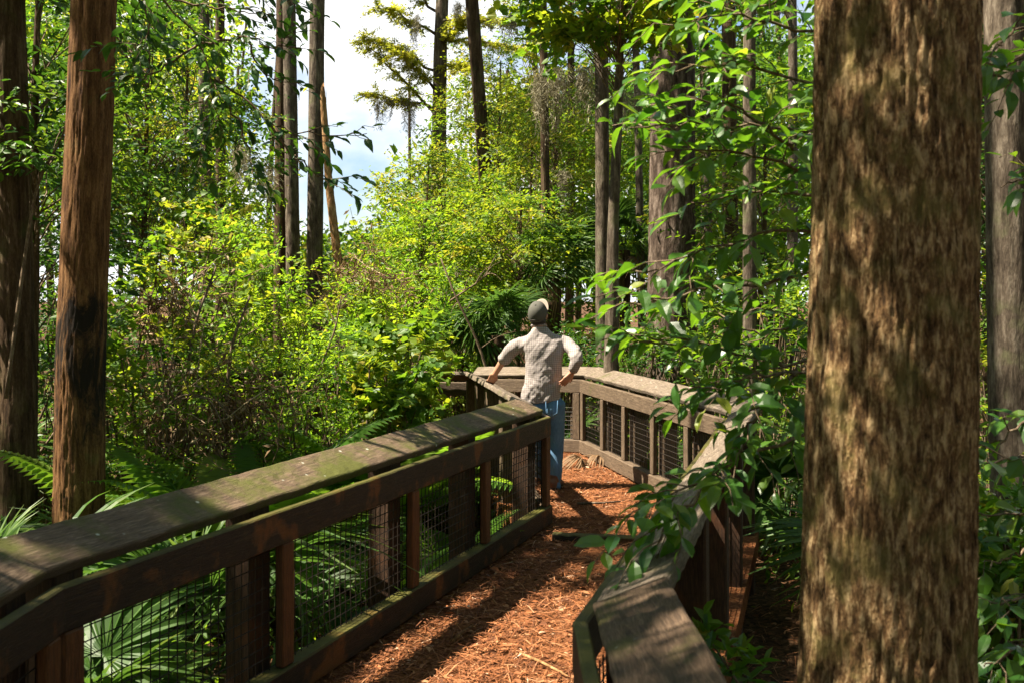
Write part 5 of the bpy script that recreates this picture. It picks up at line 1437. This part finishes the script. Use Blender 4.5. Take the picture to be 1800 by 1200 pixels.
def right_sapling():
    b = np.array([2.05, 3.4, gz(2.05, 3.4)])
    root = empty('sapling', b); tag(root, 'sapling with bright leaves at the far right edge of the picture', 'sapling')
    acc = Acc(); trunk_mesh(acc, np.array([(0, 0, -.1), (.02, 0, 1.0), (.0, .0, 2.2), (-.02, 0, 2.9)]), [.022, .018, .014, .008], sides=10, rings=30, furrow=.003, seed=6)
    acc.build('trunk', M['twig'], root, smooth=True)
    paths = [[(1957, 90, 3.4), (1800, 105, 3.2), (1725, 118, 3.1)], [(1957, 60, 3.4), (1790, 50, 3.2), (1745, 90, 3.1)], [(1957, 160, 3.4), (1810, 140, 3.2), (1730, 135, 3.1)], [(1957, 700, 3.4), (1810, 730, 3.3), (1740, 800, 3.2)], [(1957, 780, 3.4), (1800, 800, 3.2), (1730, 815, 3.1)],
             [(1957, 860, 3.4), (1810, 900, 3.3), (1725, 905, 3.2)], [(1957, 960, 3.4), (1800, 960, 3.3), (1740, 1000, 3.2)], [(1957, 1050, 3.4), (1800, 1040, 3.2), (1725, 1080, 3.1)], [(1957, 1120, 3.4), (1810, 1130, 3.2), (1730, 1170, 3.1)], [(1957, 280, 3.4), (1830, 300, 3.6), (1760, 330, 3.5)]]
    leafy_branches(root, b, paths, LEAF_BIG, 9, 'leaf_near', size=.11, per=6, tw=.2)
right_sapling()
def overhang():
    b = np.array([-2.1, 4.4, gz(-2.1, 4.4)])
    b = np.array([-3.4, 4.9, gz(-3.4, 4.9)])
    root = empty('young_tree', b); tag(root, 'dark overhanging branch with large leaves drooping across the sky at the upper left', 'tree')
    acc = Acc(); trunk_mesh(acc, np.array([(0, 0, -.1), (.0, .05, 2.0), (.25, .2, 4.0), (.6, .3, 5.2)]), [.05, .042, .035, .02], sides=12, rings=40, furrow=.006, seed=8)
    acc.build('trunk', M['bark_dark'], root, smooth=True)
    k = lambda *q: list(q)
    paths = [[(-134, -240, 5.13), (160, -120, 5.4), (303, 0, 5.8), (352, 75, 5.8), (380, 140, 5.8), (376, 200, 5.8), (365, 255, 5.8), (346, 285, 5.8)], [(352, 75, 5.8), (430, 60, 5.9), (480, 90, 5.9), (520, 60, 5.9)],
             [(303, 0, 5.8), (390, 15, 5.8), (470, 30, 5.8)], [(376, 140, 5.8), (430, 170, 5.8), (470, 215, 5.8), (510, 232, 5.8), (600, 240, 5.8), (645, 235, 5.8)], [(380, 150, 5.8), (420, 215, 5.9), (440, 270, 5.9), (455, 330, 5.9)],
             [(352, 75, 5.8), (300, 110, 5.9), (250, 140, 5.9), (210, 130, 5.9)], [(470, 215, 5.8), (510, 270, 5.9), (560, 310, 5.9), (590, 320, 5.9)], [(160, -120, 5.4), (240, -10, 5.6), (270, 60, 5.7), (230, 90, 5.7)], [(303, 0, 5.8), (420, -40, 5.9), (500, -10, 5.9), (515, 20, 5.9)], [(430, 60, 5.9), (460, 130, 5.9), (500, 150, 5.9)]]
    leafy_branches(root, b, paths, LEAF_BIG, 12, 'leaf_dark', size=.095, per=9, tw=.30, gapk=1.45)
overhang()

# ------------------------------------------------------------------ far woodland and ground cover
def far_wood():
    g = np.random.default_rng(404); acc = Acc(); P_, D_, N_, S_, T_ = [], [], [], [], []
    for k in range(1300):
        Y = g.uniform(27, 60); px = g.uniform(-250, 2050)
        x = PX(px, Y)
        lim = np.interp(px, [-200, 300, 390, 440, 690, 790, 900, 1100, 1400, 2000], [-150, -120, 180, 425, 425, 300, 150, 130, 60, -80])
        ztop = CAMZ + (HZ - lim) / F * Y
        z = g.uniform(.2, 1) ** .8 * (ztop - .4)
        if z < .2: z = g.uniform(.1, .8)
        n = 130; c = np.array([x, Y, z])
        P_.append(c + g.normal(size=(n, 3)) * np.array([1.0, 1.0, .55])); D_.append(g.normal(size=(n, 3))); N_.append(g.normal(size=(n, 3)) * .6 + (0, 0, 1)); S_.append(g.uniform(.18, .36, n)); T_.append(np.clip((g.uniform(.1, .9) if px < 1030 else g.uniform(.0, .5)) + g.normal(0, .12, n), 0, 1))  # tint lowered on the right, shade put into the leaf colour
    for k in range(900):           # the same wood goes on round behind the camera and to both sides
        a = g.uniform(1.75, 7.67); r = g.uniform(13, 30); x = r * math.cos(a); y = 2 + r * math.sin(a)
        if y > 3 and abs(x) < .62 * y + 6: continue
        n = 90; c = np.array([x, y, g.uniform(.2, 13)])
        P_.append(c + g.normal(size=(n, 3)) * np.array([1.3, 1.3, .8])); D_.append(g.normal(size=(n, 3))); N_.append(g.normal(size=(n, 3)) * .6 + (0, 0, 1)); S_.append(g.uniform(.3, .6, n)); T_.append(np.clip(g.uniform(.1, .7) + g.normal(0, .12, n), 0, 1))
    leaves(acc, np.concatenate(P_), np.concatenate(D_), np.concatenate(N_), np.concatenate(S_), np.concatenate(T_), LEAF_FAR, 1.2)
    tag(acc.build('far_woodland', M['leaf']), 'far green woodland closing the view behind the trees', 'woodland', kind='stuff')
    acc = Acc()
    for k in range(46):
        Y = g.uniform(27, 52); px = g.uniform(-150, 1950)
        if 515 < px < 700: continue
        x = PX(px, Y); r = g.uniform(.08, .2)
        trunk_mesh(acc, np.array([(x, Y, -.5), (x + g.normal(0, .2), Y, 6), (x + g.normal(0, .4), Y, 13)]), [r, r * .8, r * .5], sides=8, rings=14, furrow=.0, seed=k)
    tag(acc.build('far_trunks', M['bark_dark']), 'distant trunks standing in the far woodland', 'woodland', kind='stuff')
far_wood()
def ground_cover():
    g = np.random.default_rng(405); acc = Acc(); P_, D_, N_, S_, T_ = [], [], [], [], []
    for k in range(900):
        y = 4.0 + 22 * g.random() ** .8; x = g.uniform(-.62, .62) * y + g.normal(0, .4)
        if inside(deck_poly, np.array([x]), np.array([y]))[0]: continue
        if x > 0.3 and y < 7.2: continue
        n = 34; h = g.uniform(.1, .55); s = g.uniform(.12, .3)
        q = g.normal(size=(n, 3)) * np.array([s, s, 0]); q[:, 2] = g.random(n) * h
        q += np.array([x, y, 0]); 
        k2 = ~inside(deck_poly, q[:, 0], q[:, 1]); q = q[k2]; n = len(q)
        q[:, 2] += ground_z(q[:, 0], q[:, 1])
        P_.append(q); D_.append(g.normal(size=(n, 3)) + (0, 0, .3)); N_.append(g.normal(size=(n, 3)) * .45 + (0, 0, 1)); S_.append(g.uniform(.04, .09, n)); T_.append(np.clip(g.uniform(.1, .9) + g.normal(0, .1, n), 0, 1))
    leaves(acc, np.concatenate(P_), np.concatenate(D_), np.concatenate(N_), np.concatenate(S_), np.concatenate(T_), LEAF_MID, 1.1)
    tag(acc.build('ground_cover', M['leaf']), 'low green seedlings and leaves covering the forest floor', 'ground cover', kind='stuff')
ground_cover()
